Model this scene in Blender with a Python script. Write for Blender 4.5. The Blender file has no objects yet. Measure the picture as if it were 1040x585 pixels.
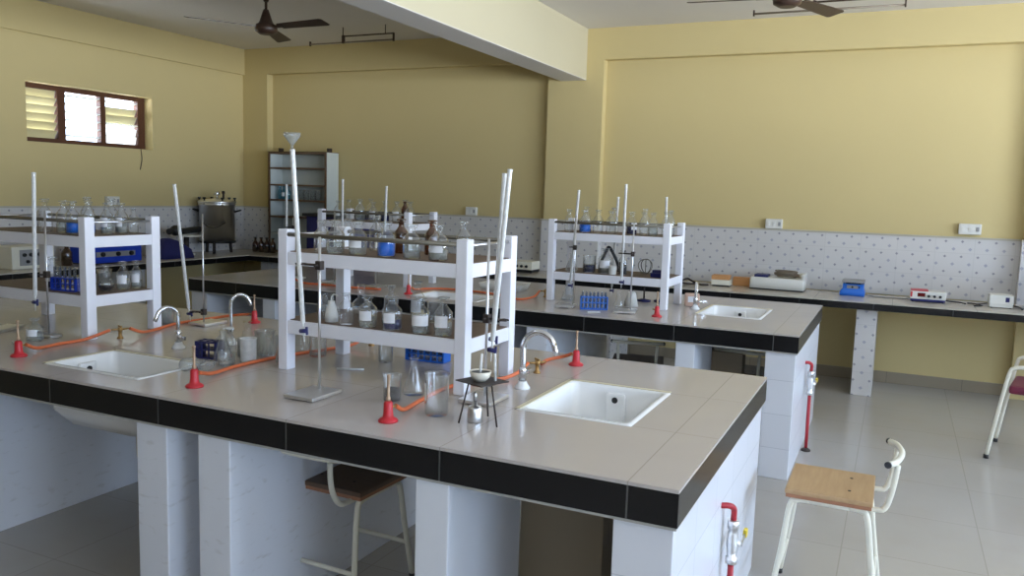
import bpy, bmesh, math, random
from mathutils import Vector, Matrix
random.seed(7)
SC = bpy.context.scene
COL = SC.collection
PI = math.pi

# ------------------------------------------------------------------ materials
def new_mat(name):
    m = bpy.data.materials.new(name); m.use_nodes = True
    nt = m.node_tree; b = nt.nodes.get('Principled BSDF')
    return m, nt, b
def N(nt, t, **k):
    n = nt.nodes.new(t)
    for a, v in k.items(): setattr(n, a, v)
    return n
def mth(nt, op, a, b=None, c=None):
    n = N(nt, 'ShaderNodeMath', operation=op)
    for i, v in enumerate((a, b, c)):
        if v is None: continue
        if isinstance(v, (int, float)): n.inputs[i].default_value = v
        else: nt.links.new(v, n.inputs[i])
    return n.outputs[0]
def rgb(c): return (c[0], c[1], c[2], 1)
def s2l(r, g, b):
    f = lambda v: (v/255/12.92) if v/255 <= .04045 else ((v/255+.055)/1.055)**2.4
    return (f(r), f(g), f(b))
def mixc(nt, fac, a, b):
    n = N(nt, 'ShaderNodeMix', data_type='RGBA')
    for sock, v in ((n.inputs[0], fac), (n.inputs[6], a), (n.inputs[7], b)):
        if isinstance(v, (int, float)): sock.default_value = v
        elif isinstance(v, tuple): sock.default_value = rgb(v)
        else: nt.links.new(v, sock)
    return n.outputs[2]
def simple(name, c, rough=.5, metal=0., var=.06, scale=12., bump=0., spec=.5):
    m, nt, b = new_mat(name)
    tc = N(nt, 'ShaderNodeTexCoord'); nz = N(nt, 'ShaderNodeTexNoise'); nz.inputs['Scale'].default_value = scale
    nz.inputs['Detail'].default_value = 4
    nt.links.new(tc.outputs['Object'], nz.inputs['Vector'])
    lo = tuple(v*(1-var) for v in c); hi = tuple(min(1, v*(1+var)) for v in c)
    nt.links.new(mixc(nt, nz.outputs[0], lo, hi), b.inputs['Base Color'])
    b.inputs['Roughness'].default_value = rough; b.inputs['Metallic'].default_value = metal
    b.inputs['Specular IOR Level'].default_value = spec
    if bump:
        bp = N(nt, 'ShaderNodeBump'); bp.inputs['Strength'].default_value = bump; bp.inputs['Distance'].default_value = .01
        nt.links.new(nz.outputs[0], bp.inputs['Height']); nt.links.new(bp.outputs[0], b.inputs['Normal'])
    return m
def uv_auto(nt):
    tc = N(nt, 'ShaderNodeTexCoord'); ge = N(nt, 'ShaderNodeNewGeometry')
    s = N(nt, 'ShaderNodeSeparateXYZ'); nt.links.new(tc.outputs['Object'], s.inputs[0])
    sn = N(nt, 'ShaderNodeSeparateXYZ'); nt.links.new(ge.outputs['True Normal'], sn.inputs[0])
    fx = mth(nt, 'GREATER_THAN', mth(nt, 'ABSOLUTE', sn.outputs[0]), .6)
    u = mth(nt, 'ADD', mth(nt, 'MULTIPLY', s.outputs[1], fx), mth(nt, 'MULTIPLY', s.outputs[0], mth(nt, 'SUBTRACT', 1., fx)))
    fz = mth(nt, 'GREATER_THAN', mth(nt, 'ABSOLUTE', sn.outputs[2]), .6)
    v = mth(nt, 'ADD', mth(nt, 'MULTIPLY', s.outputs[1], fz), mth(nt, 'MULTIPLY', s.outputs[2], mth(nt, 'SUBTRACT', 1., fz)))
    return u, v, tc
def tiles(name, c, mortar, bw, rh, ms=.003, rough=.25, shift=(0, 0), var=.05, dirt=0., dirtc=(.2, .17, .13), spec=.5, dscale=3.):
    m, nt, b = new_mat(name)
    u, v, tc = uv_auto(nt)
    cv = N(nt, 'ShaderNodeCombineXYZ')
    nt.links.new(mth(nt, 'ADD', u, shift[0]), cv.inputs[0]); nt.links.new(mth(nt, 'ADD', v, shift[1]), cv.inputs[1])
    br = N(nt, 'ShaderNodeTexBrick'); br.offset = 0; br.squash = 1
    br.inputs['Scale'].default_value = 1; br.inputs['Brick Width'].default_value = bw; br.inputs['Row Height'].default_value = rh
    br.inputs['Mortar Size'].default_value = ms; br.inputs['Mortar Smooth'].default_value = .2
    br.inputs['Color1'].default_value = rgb(tuple(x*(1-var) for x in c)); br.inputs['Color2'].default_value = rgb(tuple(min(1, x*(1+var)) for x in c))
    br.inputs['Mortar'].default_value = rgb(mortar)
    nt.links.new(cv.outputs[0], br.inputs['Vector'])
    col = br.outputs['Color']
    if dirt:
        nz = N(nt, 'ShaderNodeTexNoise'); nz.inputs['Scale'].default_value = dscale; nz.inputs['Detail'].default_value = 6
        nt.links.new(tc.outputs['Object'], nz.inputs['Vector'])
        f = mth(nt, 'MULTIPLY', mth(nt, 'SMOOTH_MAX', mth(nt, 'SUBTRACT', nz.outputs[0], .45), 0., .1), dirt*4)
        col = mixc(nt, f, col, dirtc)
        r = mth(nt, 'ADD', mth(nt, 'MULTIPLY', nz.outputs[0], .2), rough-.1)
        nt.links.new(r, b.inputs['Roughness'])
    else: b.inputs['Roughness'].default_value = rough
    nt.links.new(col, b.inputs['Base Color']); b.inputs['Specular IOR Level'].default_value = spec
    return m
def dotted(name):
    m, nt, b = new_mat(name)
    u, v, tc = uv_auto(nt)
    def lat(du, dv, size):
        a = mth(nt, 'SUBTRACT', mth(nt, 'FRACT', mth(nt, 'ADD', mth(nt, 'DIVIDE', u, .126), du+50)), .5)
        c = mth(nt, 'SUBTRACT', mth(nt, 'FRACT', mth(nt, 'ADD', mth(nt, 'DIVIDE', v, .13), dv+50)), .5)
        d = mth(nt, 'ADD', mth(nt, 'ABSOLUTE', mth(nt, 'MULTIPLY', a, .126)), mth(nt, 'ABSOLUTE', mth(nt, 'MULTIPLY', c, .13)))
        return mth(nt, 'LESS_THAN', d, size)
    d1 = lat(0, 0, .0155); d2 = lat(.5, .5, .0125)
    cv = N(nt, 'ShaderNodeCombineXYZ'); nt.links.new(u, cv.inputs[0]); nt.links.new(v, cv.inputs[1])
    br = N(nt, 'ShaderNodeTexBrick'); br.offset = 0
    br.inputs['Scale'].default_value = 1; br.inputs['Brick Width'].default_value = .3; br.inputs['Row Height'].default_value = .2
    br.inputs['Mortar Size'].default_value = .0025
    base = s2l(214, 211, 208)
    br.inputs['Color1'].default_value = rgb(base); br.inputs['Color2'].default_value = rgb(tuple(x*.96 for x in base)); br.inputs['Mortar'].default_value = rgb(tuple(x*.88 for x in base))
    nt.links.new(cv.outputs[0], br.inputs['Vector'])
    c = mixc(nt, d1, br.outputs['Color'], s2l(172, 172, 182)); c = mixc(nt, d2, c, s2l(152, 150, 156))
    nt.links.new(c, b.inputs['Base Color']); b.inputs['Roughness'].default_value = .3
    return m
def thin_glass(name, tint=(.975, .985, .985), haze=.03, hazec=(.75, .78, .8), refl=1.):
    m, nt, b = new_mat(name); nt.nodes.remove(b)
    out = nt.nodes['Material Output']
    tr = N(nt, 'ShaderNodeBsdfTransparent')
    di = N(nt, 'ShaderNodeBsdfDiffuse'); di.inputs[0].default_value = rgb(hazec)
    gl = N(nt, 'ShaderNodeBsdfGlossy'); gl.inputs[0].default_value = (1, 1, 1, 1); gl.inputs['Roughness'].default_value = .03
    lw = N(nt, 'ShaderNodeLayerWeight'); lw.inputs[0].default_value = .5
    nz = N(nt, 'ShaderNodeTexNoise'); nz.inputs['Scale'].default_value = 40
    tc = N(nt, 'ShaderNodeTexCoord'); nt.links.new(tc.outputs['Object'], nz.inputs['Vector'])
    nt.links.new(mixc(nt, mth(nt, 'POWER', lw.outputs['Facing'], 3.), tint, tuple(v*.35 for v in tint)), tr.inputs[0])
    h = mth(nt, 'MULTIPLY', mth(nt, 'ADD', mth(nt, 'MULTIPLY', nz.outputs[0], .7), mth(nt, 'ADD', .65, mth(nt, 'MULTIPLY', mth(nt, 'POWER', lw.outputs['Facing'], 2.), 2.4))), haze)
    m1 = N(nt, 'ShaderNodeMixShader'); nt.links.new(h, m1.inputs[0]); nt.links.new(tr.outputs[0], m1.inputs[1]); nt.links.new(di.outputs[0], m1.inputs[2])
    fr = mth(nt, 'MULTIPLY', mth(nt, 'ADD', mth(nt, 'MULTIPLY', mth(nt, 'POWER', lw.outputs['Facing'], 2.6), .85), .06), refl)
    m2 = N(nt, 'ShaderNodeMixShader'); nt.links.new(fr, m2.inputs[0]); nt.links.new(m1.outputs[0], m2.inputs[1]); nt.links.new(gl.outputs[0], m2.inputs[2])
    nt.links.new(m2.outputs[0], out.inputs[0])
    return m
def louvre_mat(name, c, trans):
    m, nt, b = new_mat(name); nt.nodes.remove(b); out = nt.nodes['Material Output']
    tl = N(nt, 'ShaderNodeBsdfTranslucent'); tl.inputs[0].default_value = rgb(c)
    di = N(nt, 'ShaderNodeBsdfDiffuse'); di.inputs[0].default_value = rgb(c)
    nz = N(nt, 'ShaderNodeTexNoise'); nz.inputs['Scale'].default_value = 18
    tc = N(nt, 'ShaderNodeTexCoord'); nt.links.new(tc.outputs['Object'], nz.inputs['Vector'])
    f = mth(nt, 'MULTIPLY', mth(nt, 'ADD', nz.outputs[0], .5), trans)
    mx = N(nt, 'ShaderNodeMixShader'); nt.links.new(f, mx.inputs[0]); nt.links.new(di.outputs[0], mx.inputs[1]); nt.links.new(tl.outputs[0], mx.inputs[2])
    nt.links.new(mx.outputs[0], out.inputs[0])
    return m
def plaster(name, c, bump=.08):
    m, nt, b = new_mat(name)
    tc = N(nt, 'ShaderNodeTexCoord')
    n1 = N(nt, 'ShaderNodeTexNoise'); n1.inputs['Scale'].default_value = .7; n1.inputs['Detail'].default_value = 5
    n2 = N(nt, 'ShaderNodeTexNoise'); n2.inputs['Scale'].default_value = 60
    for n in (n1, n2): nt.links.new(tc.outputs['Object'], n.inputs['Vector'])
    nt.links.new(mixc(nt, n1.outputs[0], tuple(x*.93 for x in c), tuple(min(1, x*1.05) for x in c)), b.inputs['Base Color'])
    bp = N(nt, 'ShaderNodeBump'); bp.inputs['Strength'].default_value = bump; bp.inputs['Distance'].default_value = .004
    nt.links.new(n2.outputs[0], bp.inputs['Height']); nt.links.new(bp.outputs[0], b.inputs['Normal'])
    b.inputs['Roughness'].default_value = .7; b.inputs['Specular IOR Level'].default_value = .25
    return m
def wood(name, c1, c2, rough=.5, scale=6, axis=(1, 12, 12)):
    m, nt, b = new_mat(name)
    tc = N(nt, 'ShaderNodeTexCoord'); mp = N(nt, 'ShaderNodeMapping'); mp.inputs['Scale'].default_value = axis
    nz = N(nt, 'ShaderNodeTexNoise'); nz.inputs['Scale'].default_value = scale; nz.inputs['Detail'].default_value = 6
    nt.links.new(tc.outputs['Object'], mp.inputs[0]); nt.links.new(mp.outputs[0], nz.inputs['Vector'])
    nt.links.new(mixc(nt, nz.outputs[0], c1, c2), b.inputs['Base Color']); b.inputs['Roughness'].default_value = rough
    return m
def scuffed(name, c, dirtc, amt):
    m, nt, b = new_mat(name)
    tc = N(nt, 'ShaderNodeTexCoord'); mp = N(nt, 'ShaderNodeMapping'); mp.inputs['Scale'].default_value = (7, 7, 22)
    nz = N(nt, 'ShaderNodeTexNoise'); nz.inputs['Scale'].default_value = 2.2; nz.inputs['Detail'].default_value = 8
    nt.links.new(tc.outputs['Object'], mp.inputs[0]); nt.links.new(mp.outputs[0], nz.inputs['Vector'])
    rp = N(nt, 'ShaderNodeValToRGB'); rp.color_ramp.elements[0].position = .60; rp.color_ramp.elements[1].position = .72
    nt.links.new(nz.outputs[0], rp.inputs[0])
    nt.links.new(mixc(nt, mth(nt, 'MULTIPLY', rp.outputs[0], amt), c, dirtc), b.inputs['Base Color'])
    b.inputs['Roughness'].default_value = .5
    return m

M = {}
M['cream'] = plaster('cream_paint', s2l(209, 191, 139))
M['ceiling'] = plaster('ceiling_paint', s2l(226, 222, 218))
M['beam'] = plaster('pale_cream_paint', s2l(200, 191, 163))
M['floor'] = tiles('floor_tiles', s2l(174, 169, 162), s2l(160, 154, 146), .6, .6, .003, .22, (.13, .2), .02, .16, s2l(150, 136, 118), .6)
M['skirt'] = tiles('skirting_tiles', s2l(150, 138, 118), s2l(110, 100, 85), .6, .3, .002, .35)
M['dots'] = dotted('dotted_wall_tiles')
M['cap'] = simple('tile_cap', s2l(186, 180, 164), .5)
M['top'] = tiles('bench_top_tiles', s2l(192, 184, 178), s2l(168, 160, 153), .574, .517, .002, .16, (.138, 0), .015, .1, s2l(150, 138, 125))
M['ctop'] = tiles('counter_top_tiles', s2l(192, 184, 170), s2l(150, 142, 130), .6, .6, .0022, .2, (0, .15), .02, .12, s2l(150, 138, 125))
M['black'] = tiles('black_edge_tiles', (.006, .006, .007), (.09, .09, .085), .574, 2., .0028, .25, (.138, .7), .1, spec=.5)
M['cement'] = simple('cement_lip', s2l(170, 168, 160), .8, bump=.4, scale=40)
M['wtile'] = tiles('white_tiles', s2l(222, 224, 230), s2l(200, 203, 210), .3, .2, .002, .25, (0, .02), .02)
M['wpaint'] = scuffed('white_paint', s2l(226, 229, 236), s2l(160, 156, 146), .25)
M['wplain'] = simple('plain_white_paint', s2l(226, 229, 235), .4, var=.02)
M['brownplaster'] = plaster('grey_plaster', s2l(150, 135, 112))  # flat brown colour for the front wall and the sink partition
M['rackw'] = simple('white_rack_paint', s2l(238, 238, 244), .45, var=.03, scale=6)
M['shelftop'] = simple('dusty_brown_shelf_top', s2l(112, 92, 76), .6, var=.15)
M['rail'] = simple('dull_metal_rail', s2l(118, 112, 98), .45, .6)
M['chrome'] = simple('chrome', (.75, .76, .78), .14, 1., .02)
M['steel'] = simple('stainless_steel', (.85, .85, .85), .33, 1., .04)
M['alu'] = simple('aluminium', (.7, .71, .73), .3, 1., .04)
M['dsteel'] = simple('dark_iron', s2l(70, 62, 58), .55, .6)
M['tangle'] = simple('dusty_cable', s2l(112, 100, 84), .6, var=.5, scale=14)
M['brass'] = simple('brass', s2l(168, 132, 80), .35, .8)
M['barrel'] = simple('pale_brass', s2l(186, 158, 132), .4, .5)
M['ceramic'] = simple('white_ceramic', s2l(236, 236, 234), .18, var=.02)
M['seal'] = simple('yellowed_sealant', s2l(208, 198, 168), .6, var=.1)
M['hole'] = simple('dark_hole', (.01, .01, .01), .6)
M['red'] = simple('red_enamel', s2l(196, 40, 50), .4)
M['redpipe'] = simple('red_pipe_paint', s2l(170, 40, 50), .45)
M['orange'] = simple('orange_rubber', s2l(218, 112, 66), .5)
M['blueplastic'] = simple('blue_plastic', s2l(38, 108, 205), .4)
M['navyplastic'] = simple('navy_plastic', s2l(38, 40, 92), .45)
M['cobalt'] = simple('cobalt_enamel', s2l(20, 62, 190), .35)
M['navy'] = simple('navy_enamel', s2l(26, 28, 92), .4)
M['blackp'] = simple('black_plastic', (.012, .012, .013), .4)
M['whitep'] = simple('white_plastic', s2l(222, 221, 214), .4, var=.03)
M['greyp'] = simple('grey_plastic', s2l(150, 150, 150), .5)
M['label'] = simple('paper_label', s2l(232, 232, 234), .7, var=.03)
M['ivory'] = simple('ivory_enamel', s2l(228, 224, 206), .4, var=.03)
M['ply'] = wood('plywood_seat', s2l(165, 130, 92), s2l(192, 160, 118), .45, 5, (1.2, 10, 10))
M['darkply'] = wood('dark_plywood_seat', s2l(82, 62, 48), s2l(108, 84, 62), .45)
M['plyedge'] = wood('plywood_edge', s2l(150, 100, 72), s2l(178, 128, 96), .6, 9, (2, 2, 60))
M['maroon'] = simple('maroon_vinyl', s2l(110, 30, 58), .45)
M['fan'] = simple('brown_fan_enamel', s2l(62, 44, 34), .4)
M['winwood'] = wood('brown_window_wood', s2l(72, 42, 26), s2l(98, 58, 36), .5)
M['cabwood'] = wood('brown_cabinet_edging', s2l(84, 62, 44), s2l(110, 84, 60), .5)
M['cabwhite'] = simple('pale_laminate', s2l(205, 212, 208), .5, var=.03)
M['glass'] = thin_glass('clear_glass')
M['hazy'] = thin_glass('hazy_glass', (.90, .92, .92), .075)
M['brownglass'] = thin_glass('amber_glass', (.35, .16, .06), .1, (.3, .18, .1))
M['frost'] = thin_glass('milky_glass', (.9, .9, .88), .62, (.90, .90, .87), .6)
M['blueglass'] = thin_glass('cyan_glass', (.3, .62, .72), .15, (.2, .5, .6))
M['panewin'] = thin_glass('window_glass', (.96, .98, .98), .02)
M['lblue'] = simple('blue_solution', s2l(14, 112, 226), .2)
M['lnavy'] = simple('navy_solution', s2l(22, 30, 78), .2)
M['ldark'] = simple('dark_brown_solution', s2l(34, 24, 24), .2)
M['lgrey'] = simple('cloudy_solution', s2l(150, 150, 140), .3)
M['lyellow'] = simple('straw_solution', s2l(196, 180, 130), .3)
M['lclear'] = thin_glass('clear_solution', (.86, .9, .9), .1, (.7, .72, .7))
M['louvre'] = louvre_mat('patterned_louvre_glass', s2l(208, 200, 165), .26)
M['louvrew'] = louvre_mat('white_louvre_glass', s2l(225, 226, 220), .75)
M['lampgrey'] = simple('dusty_lamp_tube', s2l(128, 116, 100), .5)
M['tubewhite'] = simple('lamp_tube_white', s2l(215, 215, 210), .4)
M['porc'] = simple('porcelain', s2l(225, 218, 200), .3)
M['copper'] = simple('orange_card', s2l(206, 150, 96), .7)
M['pink'] = simple('pinkish_paper', s2l(205, 170, 150), .8)
M['yellow'] = simple('yellow_plastic', s2l(222, 196, 60), .4)
M['fabric'] = simple('dark_blue_sheet', s2l(34, 36, 96), .8, bump=.5, scale=20)
M['display'] = simple('red_display_window', s2l(96, 12, 18), .2)

# ------------------------------------------------------------------ mesh builder
class MB:
    def __init__(self): self.bm = bmesh.new()
    def face(self, vs, mi=0, smooth=False):
        try: f = self.bm.faces.new(vs)
        except ValueError: return None
        f.material_index = mi; f.smooth = smooth; return f
    def box(self, x0, x1, y0, y1, z0, z1, mi=0, bev=0., mat=None):
        cs = [(x0, y0, z0), (x1, y0, z0), (x1, y1, z0), (x0, y1, z0), (x0, y0, z1), (x1, y0, z1), (x1, y1, z1), (x0, y1, z1)]
        v = [self.bm.verts.new(mat @ Vector(c) if mat else c) for c in cs]
        fs = [self.face([v[i] for i in q], mi) for q in ((3, 2, 1, 0), (4, 5, 6, 7), (0, 1, 5, 4), (1, 2, 6, 5), (2, 3, 7, 6), (3, 0, 4, 7))]
        if bev:
            es = list({e for f in fs for e in f.edges})
            r = bmesh.ops.bevel(self.bm, geom=es, offset=bev, segments=2, profile=.6, affect='EDGES')
            for f in r['faces']: f.material_index = mi
        return self
    def lathe(self, prof, c=(0, 0, 0), seg=24, mi=0, smooth=True, frame=None):
        rings = []
        for r, z in prof:
            ring = []
            if r < 1e-5:
                p = Vector((0, 0, z)); p = frame @ p if frame else p + Vector(c); ring = [self.bm.verts.new(p)]
            else:
                for k in range(seg):
                    a = 2*PI*k/seg; p = Vector((r*math.cos(a), r*math.sin(a), z))
                    p = frame @ p if frame else p + Vector(c); ring.append(self.bm.verts.new(p))
            rings.append(ring)
        for i in range(len(rings)-1):
            A, B = rings[i], rings[i+1]
            flat = abs(prof[i][1]-prof[i+1][1]) < 1e-6
            for k in range(seg):
                j = (k+1) % seg
                if len(A) == 1 and len(B) == 1: continue
                if len(A) == 1: self.face([A[0], B[j], B[k]], mi, smooth and not flat)
                elif len(B) == 1: self.face([A[k], A[j], B[0]], mi, smooth and not flat)
                else: self.face([A[k], A[j], B[j], B[k]], mi, smooth and not flat)
        return self
    def cyl(self, p0, p1, r0, r1=None, seg=14, mi=0):
        p0, p1 = Vector(p0), Vector(p1); d = p1-p0; L = d.length
        r1 = r0 if r1 is None else r1
        q = Vector((0, 0, 1)).rotation_difference(d.normalized()).to_matrix().to_4x4()
        self.lathe([(0, 0), (r0, 0), (r1, L), (0, L)], seg=seg, mi=mi, frame=Matrix.Translation(p0) @ q); return self
    def tube(self, pts, r, seg=10, mi=0, sub=6, closed_ends=True):
        P = [Vector(p) for p in pts]
        if sub > 1 and len(P) > 2:
            Q = []
            E_ = [P[0]*2-P[1]] + P + [P[-1]*2-P[-2]]
            for i in range(1, len(E_)-2):
                a, b, c, d = E_[i-1:i+3]
                for k in range(sub):
                    t = k/sub
                    Q.append(.5*((2*b)+(c-a)*t+(2*a-5*b+4*c-d)*t*t+(3*b-a-3*c+d)*t**3))
            Q.append(P[-1]); P = Q
        rs = r if isinstance(r, (list, tuple)) else None
        rings = []; up = None
        for i, p in enumerate(P):
            t = (P[min(i+1, len(P)-1)]-P[max(i-1, 0)])
            if t.length < 1e-9: t = Vector((0, 0, 1))
            t.normalize()
            if up is None:
                up = Vector((0, 0, 1)) if abs(t.z) < .9 else Vector((1, 0, 0))
            n = (up - t*up.dot(t)); n.normalize(); up = n; b = t.cross(n)
            rr = rs[0]+(rs[1]-rs[0])*i/(len(P)-1) if rs else r
            rings.append([self.bm.verts.new(p+n*rr*math.cos(2*PI*k/seg)+b*rr*math.sin(2*PI*k/seg)) for k in range(seg)])
        for A, B in zip(rings, rings[1:]):
            for k in range(seg):
                j = (k+1) % seg; self.face([A[k], A[j], B[j], B[k]], mi, True)
        if closed_ends:
            self.face(rings[0][::-1], mi); self.face(rings[-1], mi)
        return self
    def cells(self, xs, ys, z0, z1, solid, perm=(0, 1, 2), mi=0):
        """prism over the solid cells of a grid, with faces only on its boundary"""
        nx, ny = len(xs)-1, len(ys)-1; cache = {}
        def V(i, j, k):
            if (i, j, k) not in cache:
                p = (xs[i], ys[j], (z0, z1)[k]); q = [0, 0, 0]
                for a, b in enumerate(perm): q[b] = p[a]
                cache[(i, j, k)] = self.bm.verts.new(q)
            return cache[(i, j, k)]
        S = lambda i, j: 0 <= i < nx and 0 <= j < ny and solid(i, j)
        for i in range(nx):
            for j in range(ny):
                if not S(i, j): continue
                self.face([V(i, j, 1), V(i+1, j, 1), V(i+1, j+1, 1), V(i, j+1, 1)], mi)
                self.face([V(i, j, 0), V(i, j+1, 0), V(i+1, j+1, 0), V(i+1, j, 0)], mi)
                if not S(i-1, j): self.face([V(i, j, 0), V(i, j, 1), V(i, j+1, 1), V(i, j+1, 0)], mi)
                if not S(i+1, j): self.face([V(i+1, j, 0), V(i+1, j+1, 0), V(i+1, j+1, 1), V(i+1, j, 1)], mi)
                if not S(i, j-1): self.face([V(i, j, 0), V(i+1, j, 0), V(i+1, j, 1), V(i, j, 1)], mi)
                if not S(i, j+1): self.face([V(i, j+1, 0), V(i, j+1, 1), V(i+1, j+1, 1), V(i+1, j+1, 0)], mi)
        return self
    def holed(self, x0, x1, y0, y1, z0, z1, holes, perm=(0, 1, 2), mi=0):
        xs = sorted({x0, x1, *[h[0] for h in holes], *[h[1] for h in holes]})
        ys = sorted({y0, y1, *[h[2] for h in holes], *[h[3] for h in holes]})
        def solid(i, j):
            cx, cy = (xs[i]+xs[i+1])/2, (ys[j]+ys[j+1])/2
            return not any(h[0] < cx < h[1] and h[2] < cy < h[3] for h in holes)
        return self.cells(xs, ys, z0, z1, solid, perm, mi)
    def rloft(self, rings, seg=5, mi=0, cap=True):
        """loft of rounded rectangles (x0,x1,y0,y1,z,radius)"""
        R = []
        for x0, x1, y0, y1, z, r in rings:
            ring = []
            for cx, cy, a0 in ((x1-r, y1-r, 0), (x0+r, y1-r, PI/2), (x0+r, y0+r, PI), (x1-r, y0+r, 1.5*PI)):
                for k in range(seg+1):
                    a = a0+PI/2*k/seg; ring.append(self.bm.verts.new((cx+r*math.cos(a), cy+r*math.sin(a), z)))
            R.append(ring)
        n = len(R[0])
        for A, B in zip(R, R[1:]):
            for k in range(n):
                j = (k+1) % n; self.face([A[k], A[j], B[j], B[k]], mi, True)
        if cap: self.face(R[0][::-1], mi); self.face(R[-1], mi)
        return self
    def build(self, name, mats, parent=None, loc=None, recalc=True):
        bm = self.bm
        if recalc: bmesh.ops.recalc_face_normals(bm, faces=bm.faces)
        me = bpy.data.meshes.new(name); bm.to_mesh(me); bm.free()
        for m in (mats if isinstance(mats, (list, tuple)) else [mats]): me.materials.append(M[m] if isinstance(m, str) else m)
        return link(name, me, parent, loc)
def link(name, me, parent=None, loc=None):
    o = bpy.data.objects.new(name, me); COL.objects.link(o)
    if parent: o.parent = parent
    if loc is not None: o.location = loc
    return o
def tag(o, label, cat, group=None, kind=None):
    o['label'] = label; o['category'] = cat
    if group: o['group'] = group
    if kind: o['kind'] = kind
    return o
def thing(name, label, cat, loc=(0, 0, 0), rz=0., group=None):
    o = bpy.data.objects.new(name, None); COL.objects.link(o); o.location = loc; o.rotation_euler = (0, 0, rz)
    o.empty_display_size = .05
    return tag(o, label, cat, group)
def dup(root, label, loc=None, rz=None, group=None):
    def cp(o, par):
        c = o.copy(); COL.objects.link(c)
        if par: c.parent = par
        for ch in list(o.children): cp(ch, c)
        return c
    r = cp(root, None); r['label'] = label
    if loc is not None: r.location = loc
    if rz is not None: r.rotation_euler = (0, 0, rz)
    if group: r['group'] = group
    return r
def struct(o, label=None):
    o['kind'] = 'structure'
    if label: o['label'] = label
    return o

# ------------------------------------------------------------------ room shell
XL, XR, YF, YB, ZC = -7.47, 4.4, -2.8, 8.05, 3.253
struct(MB().box(XL-.25, XR+.25, YF-.25, YB+.25, -.12, 0).build('floor', 'floor'), 'pale grey beige tiled floor of the laboratory')
struct(MB().box(XL-.25, XR+.25, YF-.25, YB+.25, ZC, ZC+.15).build('ceiling', 'ceiling'), 'off-white painted ceiling')
WY0, WY1, WZ0, WZ1 = 5.129, 6.572, 1.950, 2.507
struct(MB().holed(YF-.25, YB+.25, 0, ZC, XL-.25, XL, [(WY0, WY1, WZ0, WZ1)], (1, 2, 0)).build('wall_left', 'cream'), 'cream wall with the small louvred window')
struct(MB().box(XL, XR, YB, YB+.25, 0, ZC).build('wall_back', 'cream'), 'cream back wall above the dotted tiles')
FW = [(.8, 2.5, 2.2, 3.05)]  # invented unseen window, added to light the back wall and front faces
struct(MB().holed(XL, XR, 0, ZC, YF-.25, YF, FW, (0, 2, 1)).build('wall_front', 'brownplaster'), 'unseen wall behind the viewer, darkened brown to cut front light')  # unseen wall, coloured dark to cut the front fill light
RW = [(-2.2, .3, 1.0, 2.6), (1.3, 3.8, 1.0, 2.6), (4.4, 6.6, 1.0, 2.6)]
struct(MB().holed(YF-.25, YB+.25, 0, ZC, XR, XR+.22, RW, (1, 2, 0)).build('wall_right', 'cream'), 'cream wall with the large unseen side windows')
# columns, bands, beam
struct(MB().box(-3.372, -2.776, 7.95, YB, 0, 2.945).build('trim_1', 'cream'), 'cream column carrying the ceiling beam')
struct(MB().box(XL, -7.085, 7.95, YB, 0, 2.945).build('trim_2', 'cream'), 'cream column in the far left corner')
struct(MB().box(XL, XR, 7.95, YB, 2.945, ZC).build('trim_3', 'cream'), 'cream band along the top of the back wall')
struct(MB().box(XL, XL+.03, YF, 7.95, 2.945, ZC).build('trim_4', 'cream'), 'cream band along the top of the left wall')
bmb = MB().box(-3.235, -2.957, YF, 7.95, 2.748, ZC, 0, .006)
for fc in bmb.bm.faces:
    if all(v.co.z < 2.76 for v in fc.verts): fc.material_index = 1
struct(bmb.build('trim_5', ['beam', 'ceiling']), 'deep pale cream ceiling beam crossing the room')
struct(MB().box(.95, 1.52, 7.95, YB, 0, 2.945).build('trim_6', 'cream'), 'cream column at the right edge of the photo')
# dotted tile dado with cap
DZ0, DZ1 = .80, 1.325
d = MB()
def dado(x0, x1, y0, y1): d.box(x0, x1, y0, y1, DZ0, DZ1)
dado(-7.085, -3.372, 8.03, YB); dado(-2.776, .95, 8.03, YB); dado(1.52, XR, 8.03, YB); dado(-3.39, -2.758, 7.93, 7.95); dado(-3.39, -3.372, 7.95, 8.03)
dado(-2.776, -2.758, 7.95, 8.03); dado(-7.45, -7.067, 7.93, 7.95); dado(-7.085, -7.067, 7.95, 8.03); dado(.932, 1.538, 7.93, 7.95); dado(.932, .95, 7.95, 8.03); dado(1.52, 1.538, 7.95, 8.03)
struct(d.build('trim_7', 'dots'), 'white wall tiles with grey diamond dots along the back wall')
struct(MB().box(XL, XL+.02, YF, 7.95, DZ0, DZ1).build('trim_8', 'dots'), 'white wall tiles with grey diamond dots along the left wall')
c = MB()
for x0, x1, y0 in ((-7.065, -3.392, 8.02), (-2.756, .93, 8.02), (1.54, XR, 8.02)): c.box(x0, x1, y0, YB, DZ1, DZ1+.016)
for x0, x1 in ((-3.395, -2.753), (-7.445, -7.062), (.927, 1.543)): c.box(x0, x1, 7.92, 7.95, DZ1, DZ1+.016)
c.box(XL, XL+.03, YF, 7.93, DZ1, DZ1+.016)
struct(c.build('trim_9', 'cap'), 'thin beige cap on top of the wall tiles')
# skirting
struct(MB().box(-7.085, -3.372, 8.035, YB, 0, .1).box(-2.776, .95, 8.035, YB, 0, .1).box(1.52, XR, 8.035, YB, 0, .1).box(-3.385, -2.763, 7.935, 7.95, 0, .1).build('baseboard_back', 'skirt'), 'brown skirting tiles under the back wall')
struct(MB().box(XL, XL+.015, YF, 7.95, 0, .1).build('baseboard_left', 'skirt'), 'brown skirting tiles under the left wall')
struct(MB().box(XR-.015, XR, YF, 7.9, 0, .1).build('baseboard_right', 'skirt'), 'brown skirting tiles under the right wall')
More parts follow.
